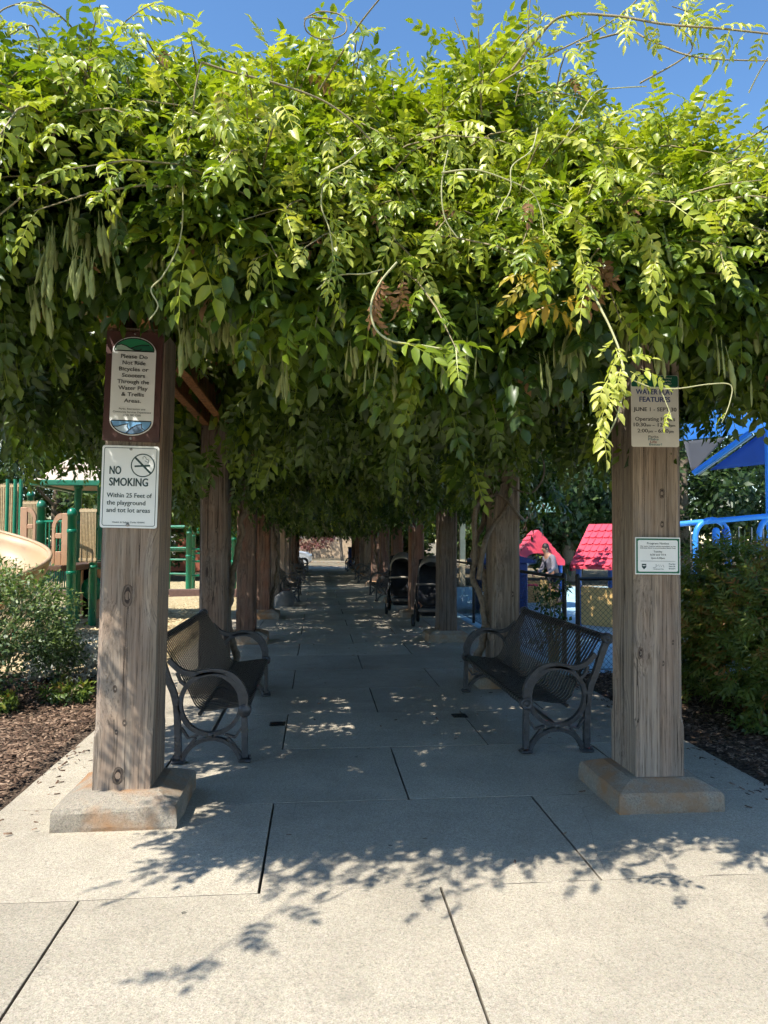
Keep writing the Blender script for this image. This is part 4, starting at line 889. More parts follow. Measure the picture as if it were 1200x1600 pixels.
# swing-like blue frame with hanging bags
sw = empty('play_arches', (8.2, 13.5, 0), 'light blue tubular play frame with arches rising behind the right hedge', 'play frame')
A, B = at(1058, 819, 13.2), at(1260, 801, 12.4); m = MB(); m.tube([A, B], .05, 12); m.build('top_bar', M['pblue2'], sw)
for px0, px1, tp in ((1087, 1139, 812), (1187, 1245, 805)):
    a, b_ = at(px0, 880, 13.0), at(px1, 880, 13.0); c = at((px0 + px1) / 2, tp, 13.0); r_ = (b_.x - a.x) / 2; zc = c.z - r_
    m = MB(); m.tube([(a.x, 13.0, -.1), (a.x, 13.0, zc)] + [(a.x + r_ - r_ * math.cos(rad(k * 15)), 13.0, zc + r_ * math.sin(rad(k * 15))) for k in range(1, 12)] + [(b_.x, 13.0, zc), (b_.x, 13.0, -.1)], .05, 10); m.build('arch', M['pblue2'], sw)
for px, k_ in ((1119, 'pblue2'), (1134, 'pblue')):
    c = at(px, 841, 12.9); m = MB(); m.lathe([(.0001, -.20), (.06, -.19), (.065, -.14), (.065, .14), (.05, .18), (.0001, .20)], (c.x, 12.9, c.z), 12); m.build('drum', M[k_], sw)
    m = MB(); m.tube([(c.x, 12.9, -.1), (c.x, 12.9, c.z - .15)], .03, 8); m.build('stand', M['pblue2'], sw)
for px in (1077, 1132, 1152, 1172, 1190): c = at(px, 822, 13.1); m = MB(); m.tube([(c.x, 13.05, c.z - .02), (c.x, 13.05, .9)], .012, 6); m.build('chain', M['steel'], sw)
# shade sails
ss = empty('shade_canopy', (9.0, 14.0, 0), 'bright blue fabric shade canopy on blue poles above the play area', 'shade canopy')
def sail(P, mat, sag=.12, n=8, name='canopy'):
    P = [Vector(p) for p in P]; V = []; F = []
    for j in range(n + 1):
        for i in range(n + 1):
            u, v = i / n, j / n; q = P[0].lerp(P[1], u).lerp(P[3].lerp(P[2], u), v); q.z -= sag * 16 * u * (1 - u) * v * (1 - v); V.append(q)
    for j in range(n):
        for i in range(n): a = j * (n + 1) + i; F.append((a, a + 1, a + n + 2, a + n + 1))
    m = MB(); m.add(V, F, True); o = m.build(name, mat, ss); md = o.modifiers.new('thick', 'SOLIDIFY'); md.thickness = .006
sail((at(1050, 690, 14.5), at(1290, 664, 14.5), at(1290, 560, 10.5), at(1040, 590, 10.5)), M['cloth'])
sail((at(1068, 690, 16.0), at(1135, 683, 16.5), at(1085, 735, 15.5), at(1080, 735, 15.5)), M['cloth3'], .0)
sail((at(1108, 735, 14.3), at(1290, 715, 14.3), at(1290, 660, 14.3), at(1190, 676, 14.3)), M['cloth2'], .0)
m = MB(); m.tube([at(1083, 740, 14.2), at(1172, 676, 13.6)], .055, 10); m.build('strut', M['pblue2'], ss); m = MB(); m.tube([at(1090, 742, 14.1), at(1176, 681, 13.5)], .02, 8); m.build('strut', M['steel'], ss)
c = at(1200, 680, 13.9); m = MB(); m.tube([(c.x, 13.9, -.1), (c.x, 13.9, c.z + .3)], .065, 12); m.build('pole', M['pblue2'], ss)
# ------------------------------------------------------------------ planting
M['lhedge'] = m_leaf('nandina_leaf', [(0, (.022, .045, .014)), (.4, (.06, .105, .024)), (.75, (.19, .24, .04)), (1, (.34, .15, .045))], .3)
M['lshrub'] = m_leaf('shrub_leaf', [(0, (.028, .050, .022)), (.5, (.075, .12, .045)), (1, (.24, .30, .08))], .25)
M['ltree'] = m_leaf('tree_leaf', [(0, (.018, .035, .012)), (.45, (.05, .085, .026)), (.75, (.11, .15, .04)), (1, (.24, .27, .07))], .3)
M['lgrey'] = m_leaf('silver_leaf', [(0, (.30, .32, .28)), (1, (.55, .57, .52))], .15, .7, .2, (1, 1, 1))
M['lred'] = m_leaf('red_bush_leaf', [(0, (.10, .03, .03)), (1, (.32, .12, .10))], .2)
def trunk_limbs(base, h, r, spread, rng_, n=5, lean=0.0):
    m = MB(); b = Vector(base); top_ = b + Vector((lean, 0, h * .62)); pts = spline([b, b.lerp(top_, .5) + Vector((rng_.uniform(-.08, .08), rng_.uniform(-.08, .08), 0)) * h * .3, top_], 4); m.tube(pts, [r * (1.25 - .65 * i / (len(pts) - 1)) for i in range(len(pts))], 8)
    for k in range(n):
        a = 2 * math.pi * k / n + rng_.uniform(-.4, .4); s0 = b.lerp(top_, rng_.uniform(.5, .95)); e_ = s0 + Vector((math.cos(a) * spread * .6, math.sin(a) * spread * .6, h * rng_.uniform(.15, .35)))
        m.tube(spline([s0, s0.lerp(e_, .5) + Vector((0, 0, -.08 * h * .3)), e_], 3), [r * .45, r * .4, r * .33, r * .28, r * .2, r * .15, r * .1], 6)
    return m
def clump_leaves(cents, rads, per, size, tint, rng_, lod=2, up=.5, wid=.55, jit=.12):
    "leaf faces spread over clumps; returns verts, tris, tint"
    V0, T0_ = leaflet(lod); n = len(cents) * per; c = np.repeat(np.asarray(cents), per, 0); r = np.repeat(np.asarray(rads), per, 0)
    q = nrm(rng_.normal(0, 1, (n, 3))); rr_ = rng_.uniform(.45, 1.0, n)[:, None] ** .6; p = c + q * rr_ * r
    d = nrm(q + rng_.normal(0, .7, (n, 3)) + np.array([0, 0, -.2])); u = q + rng_.normal(0, .4, (n, 3)); u[:, 2] += up; Rm = frames(d, u)
    v = V0.copy(); v[:, 0] *= wid; P = np.einsum('nij,vj->nvi', Rm, v) * (size * rng_.uniform(.6, 1.3, n))[:, None, None] + p[:, None]
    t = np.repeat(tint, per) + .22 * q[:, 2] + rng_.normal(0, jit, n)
    return P.reshape(-1, 3), (T0_[None] + (np.arange(n) * len(V0))[:, None, None]).reshape(-1, 3), np.clip(np.repeat(t, len(V0)), 0, 1)
def tree(base, h, rx, label, nc=46, per=95, size=.22, mat='ltree', base_t=.42, name='tree', group='trees behind the play areas', zlow=.30, r=.14, conical=0, flat=1.0, cat='tree'):
    rs = np.random.default_rng(abs(hash(label)) % 1 + int(base[0] * 100) % 9999 + int(base[1] * 10)); rp = random.Random(int(base[0] * 77 + base[1]))
    t = empty(name, base, label, cat, group); trunk_limbs(base, h, r, rx, rp).build('trunk', M['bark'], t)
    q = nrm(rs.normal(0, 1, (nc, 3))) * rs.uniform(.35, 1, (nc, 1)) ** .5; zz = h * (zlow + (1 - zlow) * (.5 + .5 * q[:, 2])); taper = 1 - conical * np.clip((zz / h - zlow) / (1 - zlow), 0, 1)
    c = np.stack([base[0] + q[:, 0] * rx * taper, base[1] + q[:, 1] * rx * taper, base[2] + zz], 1); rad_ = np.stack([rx * rs.uniform(.20, .36, nc)] * 2 + [rx * rs.uniform(.14, .26, nc) * flat], 1)
    V, T, tt = clump_leaves(c, rad_, per, size, base_t + rs.normal(0, .10, nc), rs); put('crown', mesh_np('crown', V, T, M[mat], tt), t, world=True); return t
LT = [((-15.5, 29, 0), 9.5, 3.6, 'broad dark tree at the far left behind the playground'), ((-10.4, 31, 0), 8.2, 3.2, 'dense grey green tree behind the slatted playground walls'), ((-6.6, 28.5, 0), 6.8, 2.6, 'bushy green tree behind the playground roof'), ((-3.4, 32, 0), 7.5, 2.7, 'leafy tree seen between the left front posts'), ((-12.5, 37, 0), 11, 3.8, 'tall tree rising behind the left row of trees'), ((-5.2, 38, 0), 9, 3.2, 'loose crowned tree far behind the green climber')]
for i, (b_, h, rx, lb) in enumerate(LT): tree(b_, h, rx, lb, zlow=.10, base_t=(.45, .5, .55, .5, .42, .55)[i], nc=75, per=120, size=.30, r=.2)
RTR = [((9.5, 27, 0), 8.5, 3.0, 'dark dense tree behind the blue shade canopy'), ((14.5, 28, 0), 9.5, 3.4, 'big dark tree at the far right behind the play frame'), ((12.0, 33, 0), 10, 3.4, 'tall tree between the two dark trees on the right'), ((7.6, 35, 0), 5.2, 2.0, 'bright green tree beside the blue house'), ((4.6, 38, 0), 6.0, 2.2, 'tree standing far behind the strollers'), ((19, 30, 0), 10, 3.5, 'tree at the outer right edge behind the shade canopy'), ((14.0, 42, 0), 6.5, 2.6, 'yellowish tree right of the blue house gable')]
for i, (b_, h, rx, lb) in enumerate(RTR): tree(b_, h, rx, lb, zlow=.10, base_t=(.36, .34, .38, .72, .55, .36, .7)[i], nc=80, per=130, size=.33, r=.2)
# street trees and bushes beyond the road, seen at the end of the path
tree((1.9, 55.0, 0), 4.6, 1.7, 'small street tree with a thin trunk beyond the road', nc=30, per=70, size=.22, base_t=.55, zlow=.42, r=.10, group='street trees beyond the road')
tree((6.4, 60.0, 0), 6.5, 3.0, 'pale green tree beyond the road at the path end', nc=40, per=80, size=.3, base_t=.75, zlow=.12, r=.16, group='street trees beyond the road')
tree((-3.2, 62.0, 0), 7.0, 3.2, 'dark tree left of the path end beyond the road', nc=40, per=80, size=.3, base_t=.35, zlow=.12, r=.16, group='street trees beyond the road')
tree((-.4, 58.0, 0), 3.4, 1.6, 'reddish bush beyond the road above the brick wall', nc=26, per=60, size=.22, base_t=.5, zlow=.15, r=.06, mat='lred', name='bush', group='street trees beyond the road', cat='bush')
def hedge_mass(name, c, rx, ry, h, label, cat, mat, nc, per, size, base_t, lod=1, wid=.5, group=None, twigs=0, zb=.05, crad=.22):
    rs = np.random.default_rng(int(abs(c[0]) * 100 + c[1] * 7)); rp = random.Random(5); t = empty(name, c, label, cat, group)
    m = MB()
    for k in range(9 + twigs):
        a = rp.uniform(0, 6.28); e_ = Vector((c[0] + math.cos(a) * rx * rp.uniform(.4, .95), c[1] + math.sin(a) * ry * rp.uniform(.4, .95), h * rp.uniform(.45, .92))); b2 = Vector((c[0] + rp.uniform(-.3, .3) * rx, c[1] + rp.uniform(-.3, .3) * ry, 0))
        m.tube(spline([b2, b2.lerp(e_, .5) + Vector((0, 0, .1)), e_], 3), [.014, .012, .01, .009, .007, .005, .003], 5, False)
    m.build('stems', M['stem'], t)
    q = nrm(rs.normal(0, 1, (nc, 3))) * rs.uniform(.55, 1, (nc, 1)) ** .4; q[:, 2] = np.abs(q[:, 2]); q = np.sign(q) * np.abs(q) ** .75
    cc = np.stack([c[0] + q[:, 0] * rx, c[1] + q[:, 1] * ry, zb + q[:, 2] * (h - zb - .08) + .08], 1); rr_ = np.full((nc, 3), crad) * rs.uniform(.7, 1.3, (nc, 1))
    V, T, tt = clump_leaves(cc, rr_, per, size, base_t + .25 * (q[:, 2] - .5) + rs.normal(0, .07, nc), rs, lod, .6, wid); V[:, 2] = np.maximum(V[:, 2], .02)  # sunlight on the upper leaves is put into the tint
    tag(put('leaves', mesh_np('leaves', V, T, M[mat], tt), t, world=True), kind='stuff'); return t
# nandina hedge, made of compound leaves
def nandina(c, rx, ry, h, n, label):
    rs = np.random.default_rng(int(c[0] * 100)); t = empty('hedge', c, label, 'hedge'); TN = [compound(rs, 1, 4, .15, .065, .34, .2, .3) for _ in range(8)]
    q = nrm(rs.normal(0, 1, (n, 3))); q[:, 2] = np.abs(q[:, 2]); q = np.sign(q) * np.abs(q) ** .62; k_ = rs.uniform(.62, 1.04, (n, 1)) + .07 * np.array([MN.noise((a * 3, b2 * 3, c2 * 3)) for a, b2, c2 in q])[:, None]
    p = np.array(c) + q * k_ * np.array([rx, ry, h]); out = nrm(q * np.array([1, 1, .8]) + rs.normal(0, .25, (n, 3))); d = out * .7 + rs.normal(0, .5, (n, 3)); d[:, 2] += .05
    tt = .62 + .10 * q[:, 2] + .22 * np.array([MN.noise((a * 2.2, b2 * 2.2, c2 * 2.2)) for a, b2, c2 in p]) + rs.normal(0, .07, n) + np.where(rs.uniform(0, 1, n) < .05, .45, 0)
    V, T, t2 = expand(TN, p, frames(d, out + np.array([0, 0, .4])), rs.uniform(.75, 1.25, n), np.clip(tt, 0, 1), rs.integers(0, 8, n)); tag(put('leaves', mesh_np('leaves', V, T, M['lhedge'], t2), t, world=True), kind='stuff')
    m = MB(); rp = random.Random(9)
    for k in range(26):
        a = rp.uniform(0, 6.28); s_ = rp.uniform(.2, .8); b2 = Vector((c[0] + math.cos(a) * rx * s_, c[1] + math.sin(a) * ry * s_, 0)); m.tube([b2, b2 + Vector((rp.uniform(-.1, .1), rp.uniform(-.1, .1), h * .8))], .009, 5, False)
    m.build('stems', M['stem'], t)
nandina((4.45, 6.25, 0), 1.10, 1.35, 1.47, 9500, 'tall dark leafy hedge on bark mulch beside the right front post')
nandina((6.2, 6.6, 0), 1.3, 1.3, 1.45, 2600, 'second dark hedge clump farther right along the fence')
# shrub at the left edge
hedge_mass('shrub', (-3.35, 7.3, 0), 1.02, .85, 1.22, 'rounded green shrub with bare lower twigs at the left edge', 'shrub', 'lshrub', 220, 85, .050, .56, 2, .5, twigs=130, zb=.18, crad=.17)
hedge_mass('shrub', (-5.3, 8.0, 0), 1.1, .8, 1.0, 'lower shrub partly outside the left edge of the picture', 'shrub', 'lshrub', 120, 70, .06, .4, 2, .5, twigs=20, zb=.12, crad=.18)
hedge_mass('silver_plant', (-2.52, 8.05, 0), .42, .30, .36, 'silvery low plant between the mulch and the wood chips', 'plant', 'lgrey', 60, 60, .06, .5, 1, .45, zb=.03, crad=.10)
for x_, y_, s_, lb in ((-2.75, 6.55, .17, 'low dark leafy ground plant in the mulch under the shrub'), (-2.25, 6.95, .20, 'little green weed in the mulch near the left post'), (3.45, 5.45, .16, 'tiny green sprout in the mulch under the hedge')):
    hedge_mass('small_plant', (x_, y_, 0), s_, s_ * .8, s_ * .8, lb, 'plant', 'lhedge', 22, 26, .05, .5, 1, .6, zb=.02, crad=.07)
hedge_mass('climbing_bush', (2.78, 8.5, 0), .17, .2, 1.15, 'dark vine bush climbing the fence post behind the right bench', 'bush', 'lhedge', 15, 24, .07, .35, 1, .6, zb=.1, crad=.10)
# bark chips and wood chips
def chips(name, n, xf, mats, size, label, seed, z0=.03):
    rs = np.random.default_rng(seed); xy = xf(rs, n); n = len(xy); base = np.array([(-1, -.3, 0), (1, -.3, 0), (1, .3, 0), (-1, .3, 0), (-.9, -.22, .16), (.9, -.2, .2), (.85, .24, .15), (-.9, .22, .2)]) * .5
    tri = np.array([(4, 5, 6), (4, 6, 7), (0, 1, 5), (0, 5, 4), (1, 2, 6), (1, 6, 5), (2, 3, 7), (2, 7, 6), (3, 0, 4), (3, 4, 7)])
    yaw_ = rs.uniform(0, 6.28, n); d = np.stack([np.cos(yaw_), np.sin(yaw_), rs.normal(0, .25, n)], 1); u = np.stack([rs.normal(0, .3, n), rs.normal(0, .3, n), np.ones(n)], 1); F_ = frames(d, u); F_ = F_[:, :, [1, 0, 2]]
    z = np.array([z0 + .035 * hn(a, b2, 1.3) + .02 * hn(a, b2, 4) for a, b2 in xy]); P = np.einsum('nij,vj->nvi', F_, base) * (size * rs.uniform(.5, 1.5, n))[:, None, None] + np.stack([xy[:, 0], xy[:, 1], z], 1)[:, None]
    T = (tri[None] + (np.arange(n) * 8)[:, None, None]).reshape(-1, 3); return tag(put(name, mesh_np(name, P.reshape(-1, 3), T, mats, np.repeat(rs.uniform(0, 1, n), 8))), label, 'chips', kind='stuff')
def m_chip(name, stops):
    t = NT(name); t.P(Base_Color=t.ramp(t.n('Attribute', {'attribute_name': 'tint'}).outputs['Fac'], stops), Roughness=.9, Specular_IOR_Level=.2); return t.m
M['chipb'] = m_chip('bark_chip', [(0, (.05, .03, .021)), (.6, (.15, .09, .058)), (1, (.34, .23, .155))]); M['chipw'] = m_chip('wood_chip', [(0, (.33, .23, .12)), (.6, (.55, .42, .24)), (1, (.74, .62, .40))])
chips('mulch_chips', 12000, lambda r, n: np.stack([-1.80 - np.abs(r.normal(0, 1.1, n)), r.uniform(3.2, 8.5, n)], 1), M['chipb'], .036, 'loose brown bark mulch in the left bed', 1)
chips('mulch_chips', 6500, lambda r, n: np.stack([2.84 + np.abs(r.normal(0, .9, n)), r.uniform(3.2, 8.1, n)], 1), M['chipb'], .036, 'loose brown bark mulch under the right hedge', 2)
chips('wood_chips', 9000, lambda r, n: np.stack([-1.9 - np.abs(r.normal(0, 1.6, n)), 8.3 + np.abs(r.normal(0, 3.5, n))], 1), M['chipw'], .06, 'loose pale wood chips on the playground floor', 3, .045)
chips('litter', 160, lambda r, n: np.stack([r.uniform(-1.6, 2.7, n), r.uniform(3.4, 12, n)], 1), M['chipb'], .028, 'scattered dry leaf litter on the concrete path', 4, .004)
chips('litter', 260, lambda r, n: np.stack([-1.74 + np.abs(r.normal(0, .12, n)), r.uniform(3.4, 8.5, n)], 1), M['chipb'], .032, 'bark chips spilled from the left bed onto the concrete', 6, .004)
chips('litter', 200, lambda r, n: np.stack([2.78 - np.abs(r.normal(0, .10, n)), r.uniform(3.4, 8.1, n)], 1), M['chipb'], .032, 'bark chips spilled from the right bed onto the concrete', 7, .004)
# ------------------------------------------------------------------ buildings and street beyond
M['bluewall'] = m_plain('blue_siding', (.16, .25, .42), .7, var=.08); M['wtrim'] = m_plain('white_trim', (.78, .78, .76), .5, var=.04); M['shingle'] = m_plain('grey_shingle', (.14, .14, .15), .9, var=.2, scale=14); M['glass'] = m_plain('window_glass', (.30, .36, .42), .08, 0, .8, .1)
M['brick'] = m_plain('brick_red', (.38, .12, .075), .85, var=.2, scale=8); M['stucco'] = m_plain('tan_stucco', (.50, .40, .30), .9, var=.1); M['garage'] = m_plain('brown_garage', (.11, .055, .04), .7, var=.15)
hs_ = empty('house', (11.6, 44, 0), 'blue house with white trimmed gable window behind the red playhouses', 'house')
c = at(862, 845, 44.0); m = MB(); X = 3.2; m.prism([(-X, 0), (X, 0), (X, 2.6), (0, 4.6), (-X, 2.6)], lambda a_, b2, q_: (c.x - .5 + a_, 44 + q_, b2), 7); m.build('wall', M['bluewall'], hs_)
for sg in (-1, 1):
    m = MB(); m.prism([(0, 4.72), (sg * (X + .45), 2.45), (sg * (X + .45), 2.30), (0, 4.56)], lambda a_, b2, q_: (c.x - .5 + a_, 43.6 + q_, b2), 7.8); o = m.build('roof', M['shingle'], hs_)
    m = MB(); m.prism([(0, 4.74), (sg * (X + .47), 2.46), (sg * (X + .47), 2.20), (0, 4.46)], lambda a_, b2, q_: (c.x - .5 + a_, 43.52 + q_, b2), .08); m.build('bargeboard', M['wtrim'], o)
q = at(850, 812, 43.9); wn = MB(); wn.box((q.x, 43.95, q.z), (1.5, .12, 1.7)); wn_ = wn.build('window', M['wtrim'], hs_)
for i in range(3):
    for j in range(3): m = MB(); m.box((q.x - .46 + .46 * i, 43.90, q.z - .52 + .52 * j), (.38, .06, .44)); m.build('pane', M['glass'], wn_)
bh = empty('brick_house', (-3.4, 46, 0), 'red brick building seen small behind the green climber', 'building'); a = at(283, 845, 36.0); m = MB(); m.box((a.x, 39.5, 1.3), (4.2, 6, 2.6)); m.build('wall', M['brick'], bh)
m = MB(); m.prism([(-2.5, 2.6), (2.5, 2.6), (0, 3.9)], lambda a_, b2, q_: (a.x + a_, 36.1 + q_, b2), 6.8); m.build('roof', M['shingle'], bh); m = MB(); m.box((a.x - .8, 36.46, 1.35), (.9, .1, 1.1)); m.build('window', M['wtrim'], bh)
# house and brick wall beyond the road
fh = empty('far_house', (1, 66, 0), 'tan house with dark garage door beyond the road', 'house'); m = MB(); m.box((2, 69, 1.9), (16, 6, 3.8)); m.build('wall', M['stucco'], fh)
m = MB(); m.prism([(-8.6, 3.8), (8.6, 3.8), (6, 6.2), (-6, 6.2)], lambda a_, b2, q_: (2 + a_, 65.4 + q_, b2), 7.2); m.build('roof', M['shingle'], fh); q = at(497, 845, 65.9); m = MB(); m.box((q.x + .2, 65.95, 1.1), (2.4, .12, 2.2)); m.build('garage_door', M['garage'], fh)
bw = empty('brick_wall', (-2, 60, 0), 'low tan brick wall beyond the road at the path end', 'wall'); bm_ = MB(); bm_.box((0, 0, 0), (.58, .3, .26), bevel=.012); bme = bm_.mesh('block', m_plain('tan_block', (.52, .38, .25), .9, var=.2, scale=3))
for r in range(6):
    for k in range(24):
        if 9 <= k <= 11: continue
        put('block', bme, bw, (-6.4 + .6 * k + (.3 if r % 2 else 0), 3.0, .14 + .275 * r))
# parked car at the kerb
M['carw'] = m_plain('silver_car_paint', (.55, .58, .62), .22, .3, .6, .04); M['tyre'] = m_plain('tyre_rubber', (.02, .02, .02), .8); M['lampr'] = m_plain('car_lamp', (.5, .08, .06), .2); M['chrome'] = m_plain('rim_metal', (.5, .5, .52), .3, .9)
def car(x, y, label):
    c_ = empty('parked_car', (x, y, -.1), label, 'car'); prof = [(-2.15, .35), (-2.2, .62), (-2.1, .88), (-1.75, .98), (-1.25, 1.40), (-.3, 1.50), (.55, 1.46), (1.2, 1.02), (1.95, .90), (2.18, .70), (2.2, .40), (2.1, .28), (-2.05, .28)]
    V = []; F = []; n = len(prof); st = (-.88, -.84, -.55, 0, .55, .84, .88)
    for s_ in st:
        k_ = 1 - .05 * (abs(s_) > .5) - .05 * (abs(s_) > .86)
        for px, pz in prof: V.append((px * (k_ if abs(s_) > .5 else 1), s_ * (1 - .22 * max(0, pz - .95)), pz if abs(s_) < .8 else .28 + (pz - .28) * (.97 if abs(s_) < .86 else .93)))
    for i in range(len(st) - 1):
        for j in range(n): F.append((i * n + j, i * n + (j + 1) % n, (i + 1) * n + (j + 1) % n, (i + 1) * n + j))
    F += [tuple(range(n)), tuple(range(len(V) - 1, len(V) - n - 1, -1))]
    m = MB(); m.add(V, F); m.build('body', M['carw'], c_, world=False)
    for sg in (-1, 1):
        for pts in ([(-1.15, 1.05), (-.95, 1.36), (-.35, 1.42), (-.35, 1.05)], [(-.28, 1.05), (-.28, 1.42), (.45, 1.38), (.95, 1.05)]):
            m = MB(); m.prism(pts, lambda a_, b2, q_: (a_, sg * ((.88 - .17 * max(0, b2 - .95)) * 1.0 + .008 - q_), b2), .02); m.build('window', M['glass'], c_, world=False)
        for xw in (-1.35, 1.38):
            w_ = empty('wheel', (xw, sg * .80, .31)); w_.parent = c_; R90 = Matrix.Rotation(rad(90), 3, 'X')
            m = MB(); m.lathe([(.19, -.10), (.30, -.10), (.32, -.07), (.32, .07), (.30, .10), (.19, .10)], (0, 0, 0), 18, R90); m.build('tyre', M['tyre'], w_, world=False); m = MB(); m.lathe([(.0001, -.08), (.19, -.09), (.19, .09), (.0001, .08)], (0, 0, 0), 14, R90); m.build('rim', M['chrome'], w_, world=False)
        m = MB(); m.box((2.10, sg * .62, .72), (.14, .34, .13), bevel=.02); m.build('headlight', M['glass'], c_, world=False); m = MB(); m.box((-2.12, sg * .66, .80), (.1, .28, .16), bevel=.02); m.build('tail_light', M['lampr'], c_, world=False)
    m = MB(); m.prism([(.60, 1.44), (1.16, 1.05), (1.20, 1.07), (.64, 1.46)], lambda a_, b2, q_: (a_, -.62 + q_, b2), 1.24); m.build('windscreen', M['glass'], c_, world=False); return c_
q = at(497, 845, 46.5); k_ = car(q.x - 2.55, 45.2, 'silver car standing on the road at the end of the path')
# litter bin near the far end
q = at(547, 845, 38.9); lb = empty('litter_bin', (q.x + .25, 39.6, 0), 'dark square litter bin at the far end of the right post row', 'bin'); m = MB(); m.box((0, 0, .55), (.62, .6, 1.05), bevel=.03); m.build('body', M['navy'], lb, world=False); m = MB(); m.box((0, 0, 1.12), (.68, .66, .09), bevel=.03); m.build('lid', M['black'], lb, world=False); m = MB(); m.box((-.325, 0, .85), (.03, .36, .16), bevel=.01); m.build('opening', M['black'], lb, world=False)
# rock and boulder by the second left bench
M['rock'] = m_plain('grey_rock', (.22, .20, .18), .9, var=.25, scale=9, bump=.5)
for (px, py, Y, r_, lbl) in ((446, 935, 17.2, .24, 'grey rock lying beside the second left bench'),):
    c = at(px, py, Y); m = MB(); V = []; F = []; n1, n2 = 8, 12
    for i in range(n1 + 1):
        for j in range(n2): a, b2 = math.pi * i / n1, 2 * math.pi * j / n2; v = Vector((math.sin(a) * math.cos(b2), math.sin(a) * math.sin(b2), math.cos(a))); V.append(Vector((c.x, Y, .1)) + v * r_ * (1 + .25 * MN.noise(v * 1.7)) * 1.0)
    for i in range(n1):
        for j in range(n2): F.append((i * n2 + j, (i + 1) * n2 + j, (i + 1) * n2 + (j + 1) % n2, i * n2 + (j + 1) % n2))
    m.add(V, F, True); tag(m.build('rock', M['rock']), lbl, 'rock')
# pavilion posts far behind the fence
pv = empty('pavilion', (5.6, 27, 0), 'pale green roofed pavilion on beige posts far behind the fence', 'pavilion'); M['beige'] = m_plain('beige_post', (.55, .44, .28), .7); M['pgroof'] = m_plain('pale_green_roof', (.25, .42, .34), .6)
for px, Y in ((722, 25.0), (600, 25.0), (775, 29.0)): c = at(px, 845, Y); m = MB(); m.box((c.x, Y, 1.25), (.2, .2, 2.6), bevel=.02); m.build('post', M['beige'], pv)
m = MB(); m.prism([(-4.0, 2.5), (3.2, 2.5), (2.2, 3.3), (-3.0, 3.3)], lambda a_, b2, q_: (5.0 + a_, 24.2 + q_, b2), 5.6); m.build('roof', M['pgroof'], pv)

# ------------------------------------------------------------------ strollers
M['sfab'] = m_plain('stroller_fabric', (.016, .016, .02), .85, var=.2, scale=20); M['sgrey'] = m_plain('stroller_grey', (.16, .145, .13), .85, var=.15, scale=20); M['sbeige'] = m_plain('stroller_beige', (.38, .33, .27), .8, var=.1)
def stroller(x, y, rz, label, rim, s_=1.0):
    t = empty('stroller', (x, y, .004), label, 'stroller', 'strollers parked by the right posts', rz); t.scale = (s_, s_, s_)     # faces local -y
    for sx in (-1, 1):
        for yy, r_ in ((-.38, .10), (.34, .15)):
            w_ = empty('wheel', (sx * .26, yy, r_)); w_.parent = t; R90 = Matrix.Rotation(rad(90), 3, 'Y'); m = MB(); m.lathe([(r_ * .66, -.022), (r_ * .95, -.024), (r_, -.012), (r_, .012), (r_ * .95, .024), (r_ * .66, .022)], (0, 0, 0), 18, R90); m.build('tyre', M['tyre'], w_, world=False)
            m = MB(); m.lathe([(.0001, -.02), (r_ * .3, -.022), (r_ * .3, .022), (.0001, .02)], (0, 0, 0), 10, R90)
            for k in range(5): a = k * 2 * math.pi / 5; m.tube([(0, 0, 0), (0, r_ * .7 * math.cos(a), r_ * .7 * math.sin(a))], .010, 5)
            m.build('rim', M['sgrey'], w_, world=False)
        m = MB(); m.tube(spline([(sx * .24, -.38, .12), (sx * .25, -.20, .34), (sx * .25, .10, .66), (sx * .24, .42, 1.02)], 5), .014, 8); m.tube([(sx * .25, -.05, .50), (sx * .25, .34, .16)], .013, 8); m.build('frame', M['black'], t, world=False)
    m = MB(); m.tube(spline([(-.24, .42, 1.02), (-.2, .46, 1.06), (.2, .46, 1.06), (.24, .42, 1.02)], 5), .017, 8); m.build('handlebar', M['black'], t, world=False)
    # seat tub
    V = []; F = []; prof = [(-.36, .50, .17), (-.40, .40, .19), (-.30, .34, .20), (-.06, .36, .21), (.06, .48, .21), (.14, .70, .21), (.20, .95, .20)]; n = 9
    for yy, zz, hw in prof:
        for k in range(n): u = -1 + 2 * k / (n - 1); V.append((u * hw, yy - .05 * abs(u) ** 3, zz + .13 * abs(u) ** 3))
    for i in range(len(prof) - 1):
        for k in range(n - 1): a = i * n + k; F.append((a, a + 1, a + n + 1, a + n))
    m = MB(); m.add(V, F, True); o = m.build('seat', M['sfab'], t, world=False); o.modifiers.new('thick', 'SOLIDIFY').thickness = .02
    # hood
    V = []; F = []; n = 12; K = 7
    for i in range(K + 1):
        a = rad(48 + 118 * i / K); 
        for k in range(n + 1): b2 = math.pi * k / n; V.append((.225 * math.cos(b2), .10 - (.40 * math.sin(b2) ** .8) * math.cos(a) * .95, .78 + .36 * math.sin(b2) ** .8 * math.sin(a) + .0))
    for i in range(K):
        for k in range(n): q_ = i * (n + 1) + k; F.append((q_, q_ + 1, q_ + n + 2, q_ + n + 1))
    m = MB(); m.add(V, F, True); o = m.build('hood', M['sgrey'], t, world=False); o.modifiers.new('thick', 'SOLIDIFY').thickness = .012
    m = MB(); m.tube(V[:n + 1], .014, 6); m.build('hood_rim', M[rim], o, world=False)
    m = MB(); m.tube(spline([(-.21, -.10, .66), (-.19, -.36, .68), (0, -.43, .69), (.19, -.36, .68), (.21, -.10, .66)], 5), .018, 8); m.build('bumper_bar', M[rim], t, world=False)
    m = MB(); m.box((0, .12, .22), (.40, .48, .16), bevel=.05); m.build('basket', M['sfab'], t, world=False); m = MB(); m.box((0, -.42, .27), (.34, .10, .05), bevel=.015); m.build('footrest', M['sgrey'], t, world=False)
    return t
